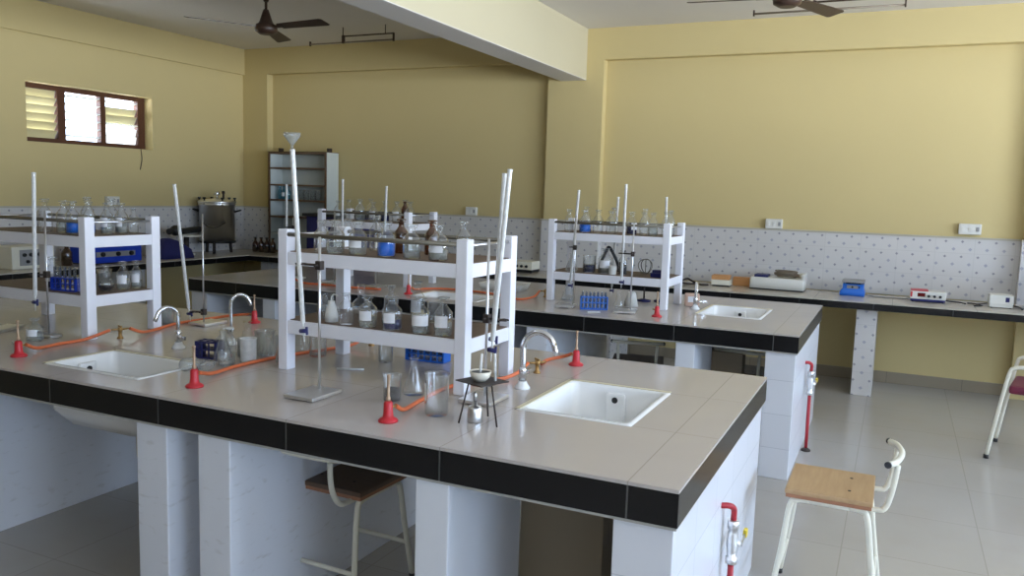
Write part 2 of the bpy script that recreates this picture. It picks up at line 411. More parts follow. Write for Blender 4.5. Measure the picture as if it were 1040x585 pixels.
# left louvred window
w = bpy.data.objects.new('window_1', None); COL.objects.link(w); w.location = (-7.61, 0, 0); struct(w, 'small brown framed louvred window high on the left wall')
fm = MB()
mull = [(5.129, 5.205), (5.538, 5.62), (6.02, 6.08), (6.482, 6.572)]
for a, b in mull: fm.box(-.045, .02, a, b, WZ0, WZ1)
fm.box(-.045, .022, 5.129, 6.572, WZ0, WZ0+.045); fm.box(-.045, .022, 5.129, 6.572, WZ1-.045, WZ1)
fm.build('window_frame', 'winwood', w)
bays = [(5.205, 5.538), (5.62, 6.02), (6.08, 6.482)]
def slat(y0, y1, zc, ang, mat, hh=.046):
    mt = Matrix.Translation((-.015, 0, zc)) @ Matrix.Rotation(ang, 4, 'Y')
    MB().box(-.003, .003, y0+.004, y1-.004, -hh, hh, mat=mt).build('louvre', mat, w)
n = 6; z0, dz = WZ0+.085, .0785
for i in range(n): slat(*bays[0], z0+i*dz, .55 if i < 5 else .2, 'louvre')
for i in range(n): slat(*bays[1], z0+i*dz, 1.35, 'louvrew', .04)
for i in range(n):
    if i in (3, 4): slat(*bays[2], z0+i*dz-.02, .5, 'louvre')
    elif i in (0, 1): slat(*bays[2], z0+i*dz, .3, 'louvrew')
    else: slat(*bays[2], z0+i*dz, 1.35, 'louvrew', .04)
# right-hand windows (the room's daylight), unseen; openings invented and sized to balance brightness
for k, (a, b, z0, z1) in enumerate(RW):
    w = bpy.data.objects.new('window_%d' % (k+2), None); COL.objects.link(w); w.location = (XR+.12, 0, 0); struct(w, 'large unseen brown framed side window number %d from the viewer' % (k+1))
    fm = MB()
    for y in (a, a+(b-a)/3, a+2*(b-a)/3, b-.05): fm.box(-.03, .03, y, y+.05, z0, z1)
    for z in (z0, z1-.05): fm.box(-.03, .03, a, b, z, z+.05)
    fm.build('window_frame', 'winwood', w)
    for q in range(3): MB().box(-.003, .003, a+(b-a)*q/3+.05, a+(b-a)*(q+1)/3, z0+.05, z1-.05).build('window_pane', 'panewin', w)
for k, (a, b, z0, z1) in enumerate(FW):
    w = bpy.data.objects.new('window_%d' % (k+5), None); COL.objects.link(w); w.location = (0, YF-.12, 0); struct(w, 'unseen brown framed window number %d added behind the viewer for front light' % (k+1))
    fm = MB()
    for x in (a, a+(b-a)/3, a+2*(b-a)/3, b-.05): fm.box(x, x+.05, -.03, .03, z0, z1)
    for z in (z0, z1-.05): fm.box(a, b, -.03, .03, z, z+.05)
    fm.build('window_frame', 'winwood', w)
    for q in range(3): MB().box(a+(b-a)*q/3+.05, a+(b-a)*(q+1)/3, -.003, .003, z0+.05, z1-.05).build('window_pane', 'panewin', w)
tag(MB().tube([(-7.467, 6.41, 1.948), (-7.46, 6.415, 1.85), (-7.464, 6.405, 1.78), (-7.462, 6.39, 1.73)], .004, 6).build('cable', 'dsteel'), 'thin loose wire hanging from the corner of the louvred window', 'cable')
# switch boards
def sockets(x, y, z, face, label, wd=.15):
    t = thing('switch_board', label, 'switch', (x, y, z), 0 if face == 'y' else PI/2, 'switch boards on the wall')
    MB().box(-wd/2, wd/2, -.045, 0, -.045, .045, 0, .006).build('box', 'whitep', t)
    for k in range(3):
        px = -wd/2+wd*(k+.5)/3; MB().box(px-.011, px+.011, -.051, -.045, -.018, .018, 0, .002).build('switch', 'greyp' if k == 2 else 'whitep', t)
sockets(-1.06, 8.05, 1.387, 'y', 'white switch board above the tiles behind the far sink')
sockets(.55, 8.05, 1.41, 'y', 'white switch board nearest the right edge of the photo', .17)
sockets(-4.27, 8.05, 1.388, 'y', 'white switch board on the dim wall left of the column', .13)
sockets(XL, 6.02, 1.395, 'x', 'white switch board on the left wall below the louvred window', .15)

# ------------------------------------------------------------------ benches
def bench(y0, label, s3=0.):
    t = thing('lab_bench', label, 'lab bench', (-.46, y0, 0), 0, 'island laboratory benches')
    L, D = 4.65, 1.55
    holes = [(-.705, -.283, .505, 1.04), (-2.66, -2.11, .13, .475)]
    g = .012
    MB().holed(-L, 0, 0, D, .841, .851, holes).build('tabletop', 'top', t)
    MB().holed(-L+.003, -.003, .003, D-.003, .739, .748, holes).holed(-L+g, -g, g, D-g, .748, .841, holes).build('slab', 'cement', t)
    e = MB(); e.box(-L, 0, 0, g, .748, .841); e.box(-L, 0, D-g, D, .748, .841); e.box(-g, 0, g, D-g, .748, .841); e.box(-L, -L+g, g, D-g, .748, .841)
    e.build('edge_tiles', 'black', t)
    MB().box(-.178, -.012, .015, D-.015, 0, .739, 0, .004).build('end_panel', 'wtile', t)
    MB().box(-L+.012, -L+.178, .015, D-.015, 0, .739, 0, .004).build('end_panel', 'wtile', t)
    def pil(x0, x1, ya, yb, m='wpaint'): MB().box(x0, x1, ya, yb, 0, .739, 0, .005).build('support_pillar', m, t)
    pil(-.80+s3, -.685+s3, .0125, .54, 'wplain'); pil(-1.685, -1.54, .0125, 1.25); pil(-1.985, -1.835, .0125, .42)
    pil(-3.25, -3.13, .0125, 1.5); pil(-.88, -.76, 1.24, 1.41); pil(-2.6, -2.48, 1.2, 1.41); pil(-3.9, -3.78, .0125, .5, 'wplain')
    MB().box(-.72, -.40, .62, .74, 0, .60, 0, .004).build('plaster_wall', 'brownplaster', t)
    return t
bench(2.04, 'nearest long tiled bench with a black edge, filling the left foreground')
bench(4.82, 'second tiled bench with a black edge, beyond the nearest one', .10)

def sink(label, x0, x1, y0, y1, dep, drain=False, side=False):
    t = thing('sink', label, 'sink', ((x0+x1)/2, (y0+y1)/2, .851), 0, 'white ceramic bench sinks')
    a, b = (x1-x0)/2-.002, (y1-y0)/2-.002
    th = .022
    MB().rloft([(-a+.06, a-.06, -b+.05, b-.05, -dep-.02, .05), (-a+.01, a-.01, -b+.01, b-.01, -dep+.04, .05), (-a, a, -b, b, -.02, .012), (-a, a, -b, b, .003, .012), (-a+th, a-th, -b+th, b-th, .003, .03),
                (-a+th+.004, a-th-.004, -b+th+.004, b-th-.004, -.006, .03), (-a+th+.01, a-th-.01, -b+th+.01, b-th-.01, -dep+.05, .04), (-a+th+.06, a-th-.06, -b+th+.06, b-th-.06, -dep+.012, .04)]).build('basin', 'ceramic', t)
    r = MB(); r.box(-a, -a+.018, -b, b, .0031, .006, 0); r.box(-a, a, b-.016, b, .0031, .006, 0)
    r.build('sealant', 'seal', t)
    # overflow boss with hole on the far wall
    bw = (a if side else b)-th-.012
    rt = Matrix.Rotation(PI/2 if side else 0, 4, 'Z')
    MB().box(-.04, .04, bw-.02, bw+.004, -dep+.03, -.018, 0, .010, rt).build('overflow', 'ceramic', t)
    MB().cyl(rt @ Vector((0, bw-.0195, -.045)), rt @ Vector((0, bw-.024, -.045)), .012).build('overflow_hole', 'hole', t)
    MB().cyl((0, 0, -dep+.012), (0, 0, -dep+.018), .03).build('drain', 'chrome', t)
    if drain:
        MB().tube([(.08, 0, -dep-.02), (.085, 0, -dep-.16), (.12, .02, -dep-.3), (.2, .06, -dep-.44)], .018).build('drain_pipe', 'seal', t)
    return t
sink('white ceramic sink at the right end of the nearest bench', -1.165, -.743, 2.545, 3.08, .2)
sink('white ceramic sink near the front edge of the nearest bench at the left', -3.12, -2.57, 2.17, 2.515, .23, True, True)
sink('white ceramic sink at the right end of the second bench', -1.165, -.743, 5.325, 5.86, .2)
sink('white ceramic sink at the left front of the second bench, hidden by glassware', -3.12, -2.57, 4.95, 5.295, .23, True, True)

def tap(label, x, y, h, ang, reach=.14, r=.0095):
    t = thing('tap', label, 'tap', (x, y, .851), ang, 'chrome swan neck taps')
    MB().lathe([(0, 0), (.030, 0), (.030, .006), (.019, .02), (.016, .03), (0, .03)]).build('flange', 'ceramic', t)
    MB().lathe([(0, .03), (.015, .03), (.015, .075), (.011, .085), (0, .085)]).build('body', 'chrome', t)
    R = reach/2
    pts = [(0, 0, .08), (0, 0, h*.5), (0, 0, h-R)]
    for k in range(1, 7):
        a = PI-PI*.82*k/6; pts.append((R+R*math.cos(a), 0, h-R+R*math.sin(a)))
    pts.append((reach+.008, 0, h-R*1.25))
    MB().tube(pts, r, 10, sub=3).build('spout', 'chrome', t)
    m = MB(); m.cyl((0, 0, .05), (0, .045, .055), .008); m.box(-.006, .006, .04, .075, .045, .065, 0, .002); m.build('handle', 'chrome', t)
tap('chrome swan neck tap bending left over the left foreground sink', -2.932, 2.70, .19, -PI*.62, .095)
tap('chrome swan neck tap behind the heap of drying glassware', -2.809, 2.90, .235, PI*.3, .085, .008)
tap('chrome swan neck tap reaching over the right foreground sink', -1.27, 2.84, .225, 0., .13, .0115)
tap('chrome tap beside the far sink on the second bench', -1.213, 5.555, .185, -PI*.42, .09, .0105)

def gas_pipe(label, y, ztop, zbot, bx):
    t = thing('gas_pipe', label, 'pipe', (bx, y, 0), 0, 'red gas pipes on the bench ends')
    MB().tube([(-.03, -.05, ztop), (.0, -.045, ztop), (.022, -.03, ztop-.002), (.035, -.005, ztop-.02), (.035, 0, ztop-.06)], .0105).build('elbow', 'redpipe', t)
    v = MB(); zc = ztop-.14
    v.lathe([(0, zc-.075), (.02, zc-.075), (.02, zc-.052), (.014, zc-.05), (.018, zc-.03), (.021, zc), (.018, zc+.03), (.014, zc+.05), (.02, zc+.052), (.02, zc+.08), (0, zc+.08)], (.035, 0, 0), 12)
    v.cyl((.035, 0, zc), (.065, .0, zc), .010); v.build('valve', 'steel', t)
    l = MB(); l.box(.062, .068, -.008, .075, zc-.008, zc+.010, 0, .002); lv = l.build('lever', 'alu', t)
    MB().box(.058, .072, .07, .10, zc-.006, zc+.022, 0, .004).build('lever_grip', 'yellow', lv)
    MB().cyl((.035, 0, zbot), (.035, 0, zc-.07), .0105).build('pipe', 'redpipe', t)
    MB().lathe([(0, 0), (.03, 0), (.03, .008), (.014, .02), (0, .02)], (.035, 0, zbot)).build('floor_flange', 'dsteel', t)
gas_pipe('red gas pipe with a steel valve on the end of the nearest bench', 2.79, .568, 0, -.472)
gas_pipe('red gas pipe with a steel valve on the end of the second bench', 5.50, .585, 0, -.472)

# ------------------------------------------------------------------ wall counter (L-shaped)
t = thing('wall_counter', 'L-shaped tiled wall counter with a black edge running round the room', 'counter', (0, 0, 0))
xs, ys = [-7.6, -6.74, XR], [-1., 7.25, 8.05]
XI, YI = -6.74, 7.25
sol = lambda i, j: not (i == 1 and j == 0)
MB().cells([-7.449, XI, XR-.005], [-1., YI, 7.929], .792, .802, sol).build('worktop', 'ctop', t)
MB().cells([-7.449, XI-.012, XR-.005], [-1., YI+.012, 7.929], .742, .792, sol).build('slab', 'cement', t)
e = MB(); e.box(XI, XR-.005, YI, YI+.012, .737, .792); e.box(XI-.012, XI, -1., YI, .737, .792); e.box(XI-.012, XI, YI, YI+.012, .737, .792); e.build('edge_tiles', 'black', t)
for x in (-.265, 2.1, -2.55, -4.7): MB().box(x, x+.158, 7.36, 7.93, 0, .742, 0, .004).build('support_pillar', 'dots', t)
MB().box(-6.70, -6.54, 7.40, 7.93, 0, .742, 0, .004).build('support_pillar', 'wtile', t)
for y in (1.2, 3.3, 5.75): MB().box(-7.44, -6.86, y, y+.16, 0, .742, 0, .004).build('support_pillar', 'wtile', t)

# ------------------------------------------------------------------ racks
def rack(label, x1, y0, W=.87):
    """white two-shelf reagent rack; x1 = right face, y0 = front face"""
    t = thing('reagent_rack', label, 'rack', (x1, y0, .851), 0, 'white two-shelf reagent racks')
    D, H = .43, .577
    lw, ld = .046, .052
    for xa in (-W, -lw):
        for ya in (0, D-ld):
            MB().box(xa, xa+lw, ya, ya+ld, 0, H, 0, .004).build('leg', 'rackw', t)
    for za, zb in ((.152, .206), (.434, .486)):
        MB().box(-W+.003, -.003, .003, D-.003, za, zb, 0, .003).build('shelf', 'rackw', t)
        MB().box(-W+lw, -lw, .02, D-.02, zb, zb+.003).box(-W+.01, -W+lw, ld+.002, D-ld-.002, zb, zb+.003).box(-lw, -.01, ld+.002, D-ld-.002, zb, zb+.003).build('shelf_top', 'shelftop', t)
    MB().cyl((-W+.02, .010, .556), (-.02, .010, .556), .0085).build('rail', 'rail', t)
    MB().cyl((-W+.02, D-.02, .556), (-.02, D-.02, .556), .0085).build('rail', 'rail', t)
    MB().cyl((-.018, .03, .553), (-.018, D-.03, .553), .0055).build('rail', 'alu', t)
    MB().cyl((-W+.018, .03, .553), (-W+.018, D-.03, .553), .0055).build('rail', 'alu', t)
    return t
RK = {'R1': (-1.40, 2.606), 'RL': (-3.412, 2.606), 'R2': (-1.365, 5.36), 'R3': (-3.39, 5.36)}
rack('white reagent rack at the centre of the nearest bench', *RK['R1'])
rack('white reagent rack on the nearest bench at the left edge of the photo', *RK['RL'])
rack('white reagent rack on the second bench in front of the column', *RK['R2'])
rack('white reagent rack on the second bench, mostly hidden behind the central rack', *RK['R3'])
ZLO, ZHI, ZB, ZW = .851+.2095, .851+.4895, .8515, .8025

# ------------------------------------------------------------------ glassware
CACHE = {}
def part(name, key, prof, mat, parent=None, loc=None, seg=20):
    k = (name, key, mat)
    if k not in CACHE:
        o = MB().lathe(prof, seg=seg).build(name, mat, parent, loc); CACHE[k] = o.data; return o
    return link(name, CACHE[k], parent, loc)
def arc_label(r, z0, z1, a0, a1, name, mat, parent):
    m = MB(); n = 10; A = []; B = []
    for k in range(n+1):
        a = a0+(a1-a0)*k/n
        A.append(m.bm.verts.new((r*math.cos(a), r*math.sin(a), z0))); B.append(m.bm.verts.new((r*math.cos(a), r*math.sin(a), z1)))
    for k in range(n): m.face([A[k], A[k+1], B[k+1], B[k]], 0, True)
    return m.build(name, mat, parent, recalc=False)
def bottle(label, x, y, z, r=.033, h=.15, liq=None, frac=.5, lab=None, glass='glass', stop='hazy', group='reagent bottles on the racks', lab_a=(-2.1, -.6)):
    bh = h*.62; nr = r*.38
    prof = [(0, .002), (r*.9, 0), (r, .004), (r, bh*.96), (r*.93, bh*1.03), (r*.55, bh*1.22), (nr, bh*1.32), (nr, h*.93), (nr*1.5, h*.94), (nr*1.5, h*.965), (nr*.85, h*.97)]
    o = part('reagent_bottle', (r, h), prof, glass, None, (x, y, z))
    tag(o, label, 'bottle', group)
    part('stopper', (r, h), [(0, h*.95), (nr*.8, h*.95), (nr*.9, h*.972), (nr*.6, h*.985), (nr*1.7, h*1.0), (nr*1.75, h*1.03), (nr*1.2, h*1.045), (0, h*1.048)], stop, o, seg=14)
    if liq:
        q = r-.003; part('liquid', (r, h, frac), [(0, .005), (q, .005), (q, bh*frac), (0, bh*frac)], liq, o)
    if lab:
        arc_label(r+.0008, bh*.38, bh*.88, lab_a[0], lab_a[1], 'label', lab, o)
    return o
def beaker(label, x, y, z, r, h, liq=None, frac=.4, patch=False, glass='glass', name='beaker', cat='beaker', group='glass beakers'):
    o = part(name, (r, h), [(0, .002), (r*.92, 0), (r, .006), (r, h*.95), (r*1.07, h), (r*1.02, h*.985), (r*.975, h*.94), (r*.975, .006), (0, .004)], glass, None, (x, y, z))
    tag(o, label, cat, group)
    if liq: part('liquid', (r, h, frac), [(0, .005), (r*.96, .005), (r*.96, h*frac), (0, h*frac)], liq, o)
    if patch: arc_label(r+.0008, h*.35, h*.75, -2.75, -2.1, 'label_patch', 'frost', o)
    return o
def flask(label, x, y, z, r, h, liq=None, frac=.3, glass='glass', group='conical flasks'):
    nr = r*.33
    o = part('conical_flask', (r, h), [(0, .002), (r*.92, 0), (r, .006), (r*.97, .018), (nr*1.15, h*.72), (nr, h*.78), (nr, h*.96), (nr*1.3, h*.985), (nr*1.3, h), (nr*.9, h)], glass, None, (x, y, z))
    tag(o, label, 'flask', group)
    if liq:
        part('liquid', (r, h, frac), [(0, .004), (r*.93, .005), (r*.94, .018), (r*.94+(nr-r*.94)*frac, .018+(h*.72-.018)*frac), (0, .018+(h*.72-.018)*frac)], liq, o)
    return o
def rflask(label, x, y, z, r, h, liq=None, group='round flasks'):
    nr = r*.36; pr = [(0, .001), (r*.45, 0)]
    for k in range(1, 9):
        a = -PI/2+.55+(PI-.95)*k/8; pr.append((r*math.cos(a), r*.86+r*math.sin(a)))
    pr += [(nr, pr[-1][1]+.006), (nr, h*.96), (nr*1.3, h), (nr*.9, h)]
    o = part('round_flask', (r, h), pr, 'glass', None, (x, y, z)); tag(o, label, 'flask', group)
    if liq: part('liquid', (r, h), [(0, .004), (r*.45, .004), (r*.86, r*.5), (r*.94, r*.86), (0, r*.86)], liq, o)
    return o
def funnel(label, p, r, h, mat='glass'):
    o = MB().lathe([(.004, -h*.8), (.005, 0), (r, h*.75), (r, h), (r*.97, h), (r*.96, h*.75), (.003, 0)], seg=24).build('funnel', mat, None, p)
    return tag(o, label, 'funnel')
def burette(label, top, bot, group='burettes'):
    """milky graduated tube from bot to top, blue stopcock at its foot"""
    top, bot = Vector(top), Vector(bot); dv = top-bot; L = dv.length
    q = Vector((0, 0, 1)).rotation_difference(dv.normalized())
    t = bpy.data.objects.new('burette', None); COL.objects.link(t); t.location = bot; t.rotation_mode = 'QUATERNION'; t.rotation_quaternion = q
    t.empty_display_size = .05
    tag(t, label, 'burette', group)
    MB().lathe([(.003, -.004), (.0088, .004), (.0088, L-.01), (.0098, L), (.007, L), (.0065, .004), (.003, -.004)], seg=14).build('glass_tube', 'frost', t)
    MB().tube([(0, 0, 0), (.001, 0, -.012), (0, 0, -.022)], .004, 8).build('stem', 'frost', t)
    m = MB(); m.cyl((-.014, 0, -.03), (.014, 0, -.03), .008, seg=12); m.box(.012, .019, -.004, .004, -.045, -.015, 0, .002); m.build('stopcock', 'navyplastic', t)
    MB().cyl((0, 0, -.036), (.001, 0, -.07), .0035, .0015, 8).build('jet', 'frost', t)
    return t
def stand(label, x, y, z0, h, w, dpt, off, ang, clamp=None, rod=.005, group='retort stands'):
    """flat base w x dpt, rod at local offset off; clamp=(z, dx, dy, len) arm direction"""
    t = thing('retort_stand', label, 'stand', (x, y, z0), ang, group)
    MB().box(off[0]-w/2, off[0]+w/2, off[1]-dpt/2, off[1]+dpt/2, .004, .016, 0, .003).box(off[0]-w/2+.01, off[0]-w/2+.03, off[1]-dpt/2+.01, off[1]+dpt/2-.01, 0, .006).box(off[0]+w/2-.03, off[0]+w/2-.01, off[1]-dpt/2+.01, off[1]+dpt/2-.01, 0, .006).build('base', 'steel', t)
    MB().cyl((0, 0, .014), (0, 0, h), rod, seg=10).build('rod', 'alu', t)
    for cz, ax, ay in (clamp or []):
        m = MB(); m.box(-.012, .012, -.012, .012, cz-.016, cz+.016, 0, .003); m.cyl((0, 0, cz), (-ax*.0+.0, -.03, cz), .004)
        m.cyl((0, 0, cz), (ax*.75, ay*.75, cz), .0045)
        d = Vector((ax, ay, 0)); L = d.length; d.normalize(); pn = Vector((-d.y, d.x, 0))
        for s in (-1, 1):
            a = d*(L*.72); m.tube([a, a+pn*s*.016+d*.01, d*(L-.005)+pn*s*.015, d*(L+.012)+pn*s*.007], .0035, 6, sub=3)
            for v in m.bm.verts: pass
        o = m
        # lift jaw tubes (built at z=0) to the clamp height
        for v in o.bm.verts:
            if v.co.z < cz-.03: v.co.z += cz
        o.build('clamp', 'dsteel', t)
    return t
def burner(label, x, y, z=.851, ang=0., h=.155):
    t = thing('bunsen_burner', label, 'burner', (x, y, z), ang, 'red bunsen burners')
    MB().lathe([(0, 0), (.032, 0), (.033, .005), (.027, .011), (.018, .015), (.0155, .03), (.0145, .062), (.010, .068), (0, .068)]).build('base', 'red', t)
    MB().lathe([(0, .066), (.0075, .066), (.0075, .08), (.0048, .082), (.0048, h-.01), (.006, h-.008), (.006, h), (.004, h), (.004, .1)], seg=12).build('barrel', 'barrel', t)
    MB().cyl((.013, 0, .045), (.034, 0, .045), .0045, seg=10).build('hose_nipple', 'brass', t)
    return t
def gascock(label, x, y, ang, two=True):
    t = thing('gas_tap', label, 'gas tap', (x, y, .851), ang, 'brass gas taps')
    MB().lathe([(0, 0), (.016, 0), (.014, .006), (.008, .012), (.008, .035), (.011, .038), (.011, .052), (.005, .056), (0, .056)], seg=12).build('body', 'brass', t)
    m = MB(); m.cyl((0, 0, .044), (.04, 0, .046), .0055, .004, 10)
    if two: m.cyl((0, 0, .044), (-.04, 0, .046), .0055, .004, 10)
    m.build('nozzle', 'brass', t)
    MB().box(-.003, .003, -.02, .02, .054, .063, 0, .001).build('handle', 'brass', t)
def hose(label, pts, r=.0075):
    return tag(MB().tube(pts, r, 10, sub=8).build('rubber_tube', 'orange'), label, 'rubber tube', 'orange gas tubes')
def ttrack(label, x, y, z, ang, n, rows, mat, tl, size=(.2, .06, .065), k=None):
    W, D, H = size
    t = thing('test_tube_rack', label, 'test tube rack', (x, y, z), ang)
    hs = []; rr = .0085
    for i in range(n):
        for j in range(rows):
            cx = -W/2+W*(i+.5)/n; cy = -D/2+D*(j+.5)/rows; hs.append((cx-rr, cx+rr, cy-rr, cy+rr))
    MB().box(-W/2, W/2, -D/2, D/2, 0, .008, 0, .002).build('base', mat, t)
    MB().holed(-W/2, W/2, -D/2, D/2, H-.006, H, hs).build('top_plate', mat, t)
    MB().holed(-W/2, W/2, -D/2, D/2, H*.5, H*.5+.005, hs).build('middle_plate', mat, t)
    for i in range(1, n): MB().box(-W/2+W*i/n-.003, -W/2+W*i/n+.003, -D/2, -D/2+.004, .008, H-.006).build('bar', mat, t)
    for s in (-1, 1): MB().box(min(s*W/2, s*(W/2-.007)), max(s*W/2, s*(W/2-.007)), -D/2, D/2, .004, H).build('end_plate', mat, t)
    Mx = Matrix.Translation((x, y, z)) @ Matrix.Rotation(ang, 4, 'Z')
    for i, h in enumerate(hs):
        if k and i not in k: continue
        p = Mx @ Vector(((h[0]+h[1])/2, (h[2]+h[3])/2, .0085))
        o = part('test_tube', 0, [(0, .0), (.004, .001), (.0068, .006), (.0068, H+.045), (.0082, H+.047), (.0062, H+.047), (.006, .007), (0, .002)], 'hazy', None, p, 10)
        tag(o, tl, 'test tube', 'test tubes in the '+label.split(' on ')[0].split(' under ')[0])
    return t

# ---- central rack (R1), upper shelf ------------------------------------
Y1 = 2.666
bottle('clear empty bottle at the far left of the central rack upper shelf', -2.125, 2.70, ZHI, .030, .12)
bottle('broad clear bottle with a dusty shoulder, second from left on the central rack upper shelf', -2.03, Y1, ZHI, .037, .125, 'lclear', .6)
bottle('white-labelled bottle left of the bright blue one on the central rack upper shelf', -1.92, Y1, ZHI, .036, .125, 'lclear', .7, 'label')
bottle('bottle of bright blue solution on the upper shelf of the central rack', -1.788, Y1, ZHI, .036, .13, 'lblue', .72)
bottle('clear bottle just right of the bright blue one on the central rack upper shelf', -1.672, Y1, ZHI, .034, .125, 'lclear', .8)
bottle('clear bottle with white band, nearest the right post of the central rack upper shelf', -1.555, Y1, ZHI, .037, .13, 'lgrey', .5, 'label')
bottle('amber bottle behind and left of centre on the central rack upper shelf', -1.845, 2.86, ZHI, .03, .135, None, .5, None, 'brownglass', 'brownglass')
bottle('amber bottle behind and right of centre on the central rack upper shelf', -1.71, 2.88, ZHI, .03, .135, None, .5, None, 'brownglass', 'brownglass')
bottle('small clear bottle in the back row at the left of the central rack upper shelf', -2.14, 2.90, ZHI, .028, .12)
bottle('small clear bottle in the back row at the middle of the central rack upper shelf', -1.995, 2.90, ZHI, .03, .14)
bottle('small clear bottle in the back row at the right of the central rack upper shelf', -1.575, 2.90, ZHI, .03, .135)
# lower shelf
o = MB().lathe([(0, 0), (.026, 0), (.026, .03), (.02, .06), (.014, .075), (.014, .085), (0, .085)]).build('wash_bottle', 'whitep', None, (-2.05, 2.67, ZLO)); tag(o, 'small white plastic bottle at the left of the central rack lower shelf', 'bottle')
o2 = MB().tube([(0, 0, .083), (0, 0, .1), (.012, 0, .112), (.03, 0, .108)], .003, 8).build('nozzle', 'whitep', o)
beaker('tall clear beaker beside the white plastic bottle on the central rack', -2.13, 2.74, ZLO, .03, .10)
bottle('slim clear stoppered bottle near the left post of the central rack lower shelf', -1.966, 2.655, ZLO, .031, .12)
rflask('round bulbed flask at the back of the central rack lower shelf', -2.068, 2.90, ZLO, .04, .13)
bottle('wide labelled bottle left of the navy one on the central rack lower shelf', -1.862, 2.655, ZLO, .036, .12, 'lclear', .6, 'label')
bottle('bottle of navy solution with a white label on the central rack lower shelf', -1.75, 2.655, ZLO, .039, .125, 'lnavy', .55, 'label', lab_a=(-1.9, -.7))
bottle('clear bottle with a lilac label standing behind the white-labelled one on the central rack', -1.785, 2.90, ZLO, .03, .16, 'lyellow', .45, 'label')
bottle('bottle wrapped in a big white label on the central rack lower shelf', -1.618, 2.652, ZLO, .034, .13, 'lclear', .9, 'label', lab_a=(-3.1, -.1))
beaker('small clear beaker at the back right of the central rack lower shelf', -1.70, 2.90, ZLO, .033, .085)
bottle('bottle with a bluish label nearest the right post of the central rack lower shelf', -1.521, 2.655, ZLO, .035, .14, 'lclear', .6, 'label')
bottle('clear bottle at the back left of the central rack lower shelf', -1.93, 2.92, ZLO, .03, .13)

# ---- on the nearest bench, right half -----------------------------------
stand('retort stand with a square steel base in front of the central rack', -1.873, 2.37, .851, .572, .13, .17, (.008, -.045), 0, [(.47, -.09, 0)])
burette('burette with a glass funnel on top, clamped in front of the central rack', (-2.001, 2.375, 1.732), (-1.928, 2.345, 1.11))
funnel('small clear glass funnel stuck in the top of the tall foreground burette', (-2.002, 2.375, 1.747), .03, .045, 'hazy')
stand('retort stand at the right end of the central rack', -1.31, 2.60, .851, .585, .13, .16, (0, -.01), 0, [(.30, .07, .0)])
burette('burette with a blue stopcock leaning at the right end of the central rack', (-1.217, 2.56, 1.68), (-1.236, 2.50, 1.09))
burette('second burette crossing behind the leaning one at the right end of the central rack', (-1.268, 2.625, 1.668), (-1.30, 2.635, 1.10))
# spirit lamp + tripod + gauze + dish
t = thing('spirit_lamp', 'small aluminium spirit lamp under the tripod', 'lamp', (-1.212, 2.335, .851))
MB().lathe([(0, 0), (.024, 0), (.025, .004), (.025, .045), (.021, .052), (.008, .056), (.007, .07), (0, .07)]).build('body', 'alu', t)
MB().lathe([(0, .068), (.006, .068), (.006, .09), (.003, .1), (0, .1)], seg=10).build('wick_holder', 'alu', t)
t = thing('tripod', 'dark iron tripod over the aluminium spirit lamp', 'tripod', (-1.19, 2.34, .851))
for k in range(3):
    a = PI*1.22+k*2*PI/3; MB().cyl((.075*math.cos(a), .075*math.sin(a), 0), (.045*math.cos(a), .045*math.sin(a), .132), .003, seg=8).build('leg', 'dsteel', t)
m = MB(); m.tube([(.045*math.cos(2*PI*k/16), .045*math.sin(2*PI*k/16), .132) for k in range(17)], .0035, 6, sub=1); m.build('ring', 'dsteel', t)
mt = Matrix.Rotation(-.35, 4, 'Z')
o = MB().box(-.062, .062, -.062, .062, 0, .003, 0, 0, mt).build('wire_gauze', 'dsteel', None, (-1.19, 2.34, .9872)); tag(o, 'dark square wire gauze lying on the iron tripod', 'gauze')
o = MB().lathe([(0, 0), (.02, 0), (.031, .012), (.036, .032), (.034, .032), (.028, .013), (.018, .004), (0, .004)]).build('evaporating_dish', 'porc', None, (-1.195, 2.335, .9905)); tag(o, 'porcelain evaporating dish on the tripod gauze', 'dish')
MB().lathe([(0, .027), (.0325, .027), (.0327, .0275), (0, .0276)]).build('black_disc', 'blackp', o)  # black disc that darkens the inside of the dish
for k, (dx, dy, lx, ly, L_, nm) in enumerate(((.0, -.005, .006, .0, .085, 'white rod standing upright in the evaporating dish, left one'), (.045, .02, -.004, 0, .09, 'white rod standing just right of the evaporating dish'))):
    b0 = Vector((-1.195+dx, 2.335+dy, .9955 if k == 0 else .9905)); o = MB().cyl((0, 0, 0), (lx, ly, L_), .0045, seg=8).build('stirring_rod', 'frost', None, b0); tag(o, nm, 'rod')
beaker('big clear beaker with a frosted patch in front of the tripod', -1.362, 2.345, ZB, .041, .142, None, .4, True)
flask('clear conical flask behind the big beaker', -1.575, 2.54, ZB, .041, .135)
beaker('small beaker of dark brown liquid behind the foreground burner', -1.59, 2.42, ZB, .032, .095, 'ldark', .45)
burner('red bunsen burner in the middle foreground beside the dark beaker', -1.453, 2.19, .851, 1.35)
burner('red bunsen burner behind the right foreground sink', -1.246, 3.36, .851, 2.6)
gascock('brass gas tap behind the right end of the central rack', -1.33, 3.12, .9)
hose('orange rubber tube running from the middle burner under the central rack', [(-1.446, 2.224, .896), (-1.455, 2.29, .868), (-1.49, 2.45, .859), (-1.505, 2.66, .859), (-1.47, 2.82, .859), (-1.40, 2.90, .859), (-1.365, 2.99, .87), (-1.357, 3.085, .896)])
hose('orange rubber tube joining the burner behind the right foreground sink', [(-1.275, 3.378, .896), (-1.33, 3.41, .872), (-1.385, 3.36, .859), (-1.36, 3.24, .865), (-1.31, 3.155, .896)])
ttrack('blue plastic test tube rack on the nearest bench under the central rack', -1.845, 3.09, ZB, .06, 6, 2, 'blueplastic', 'hazy test tube standing in the blue rack under the central rack', (.19, .07, .06))
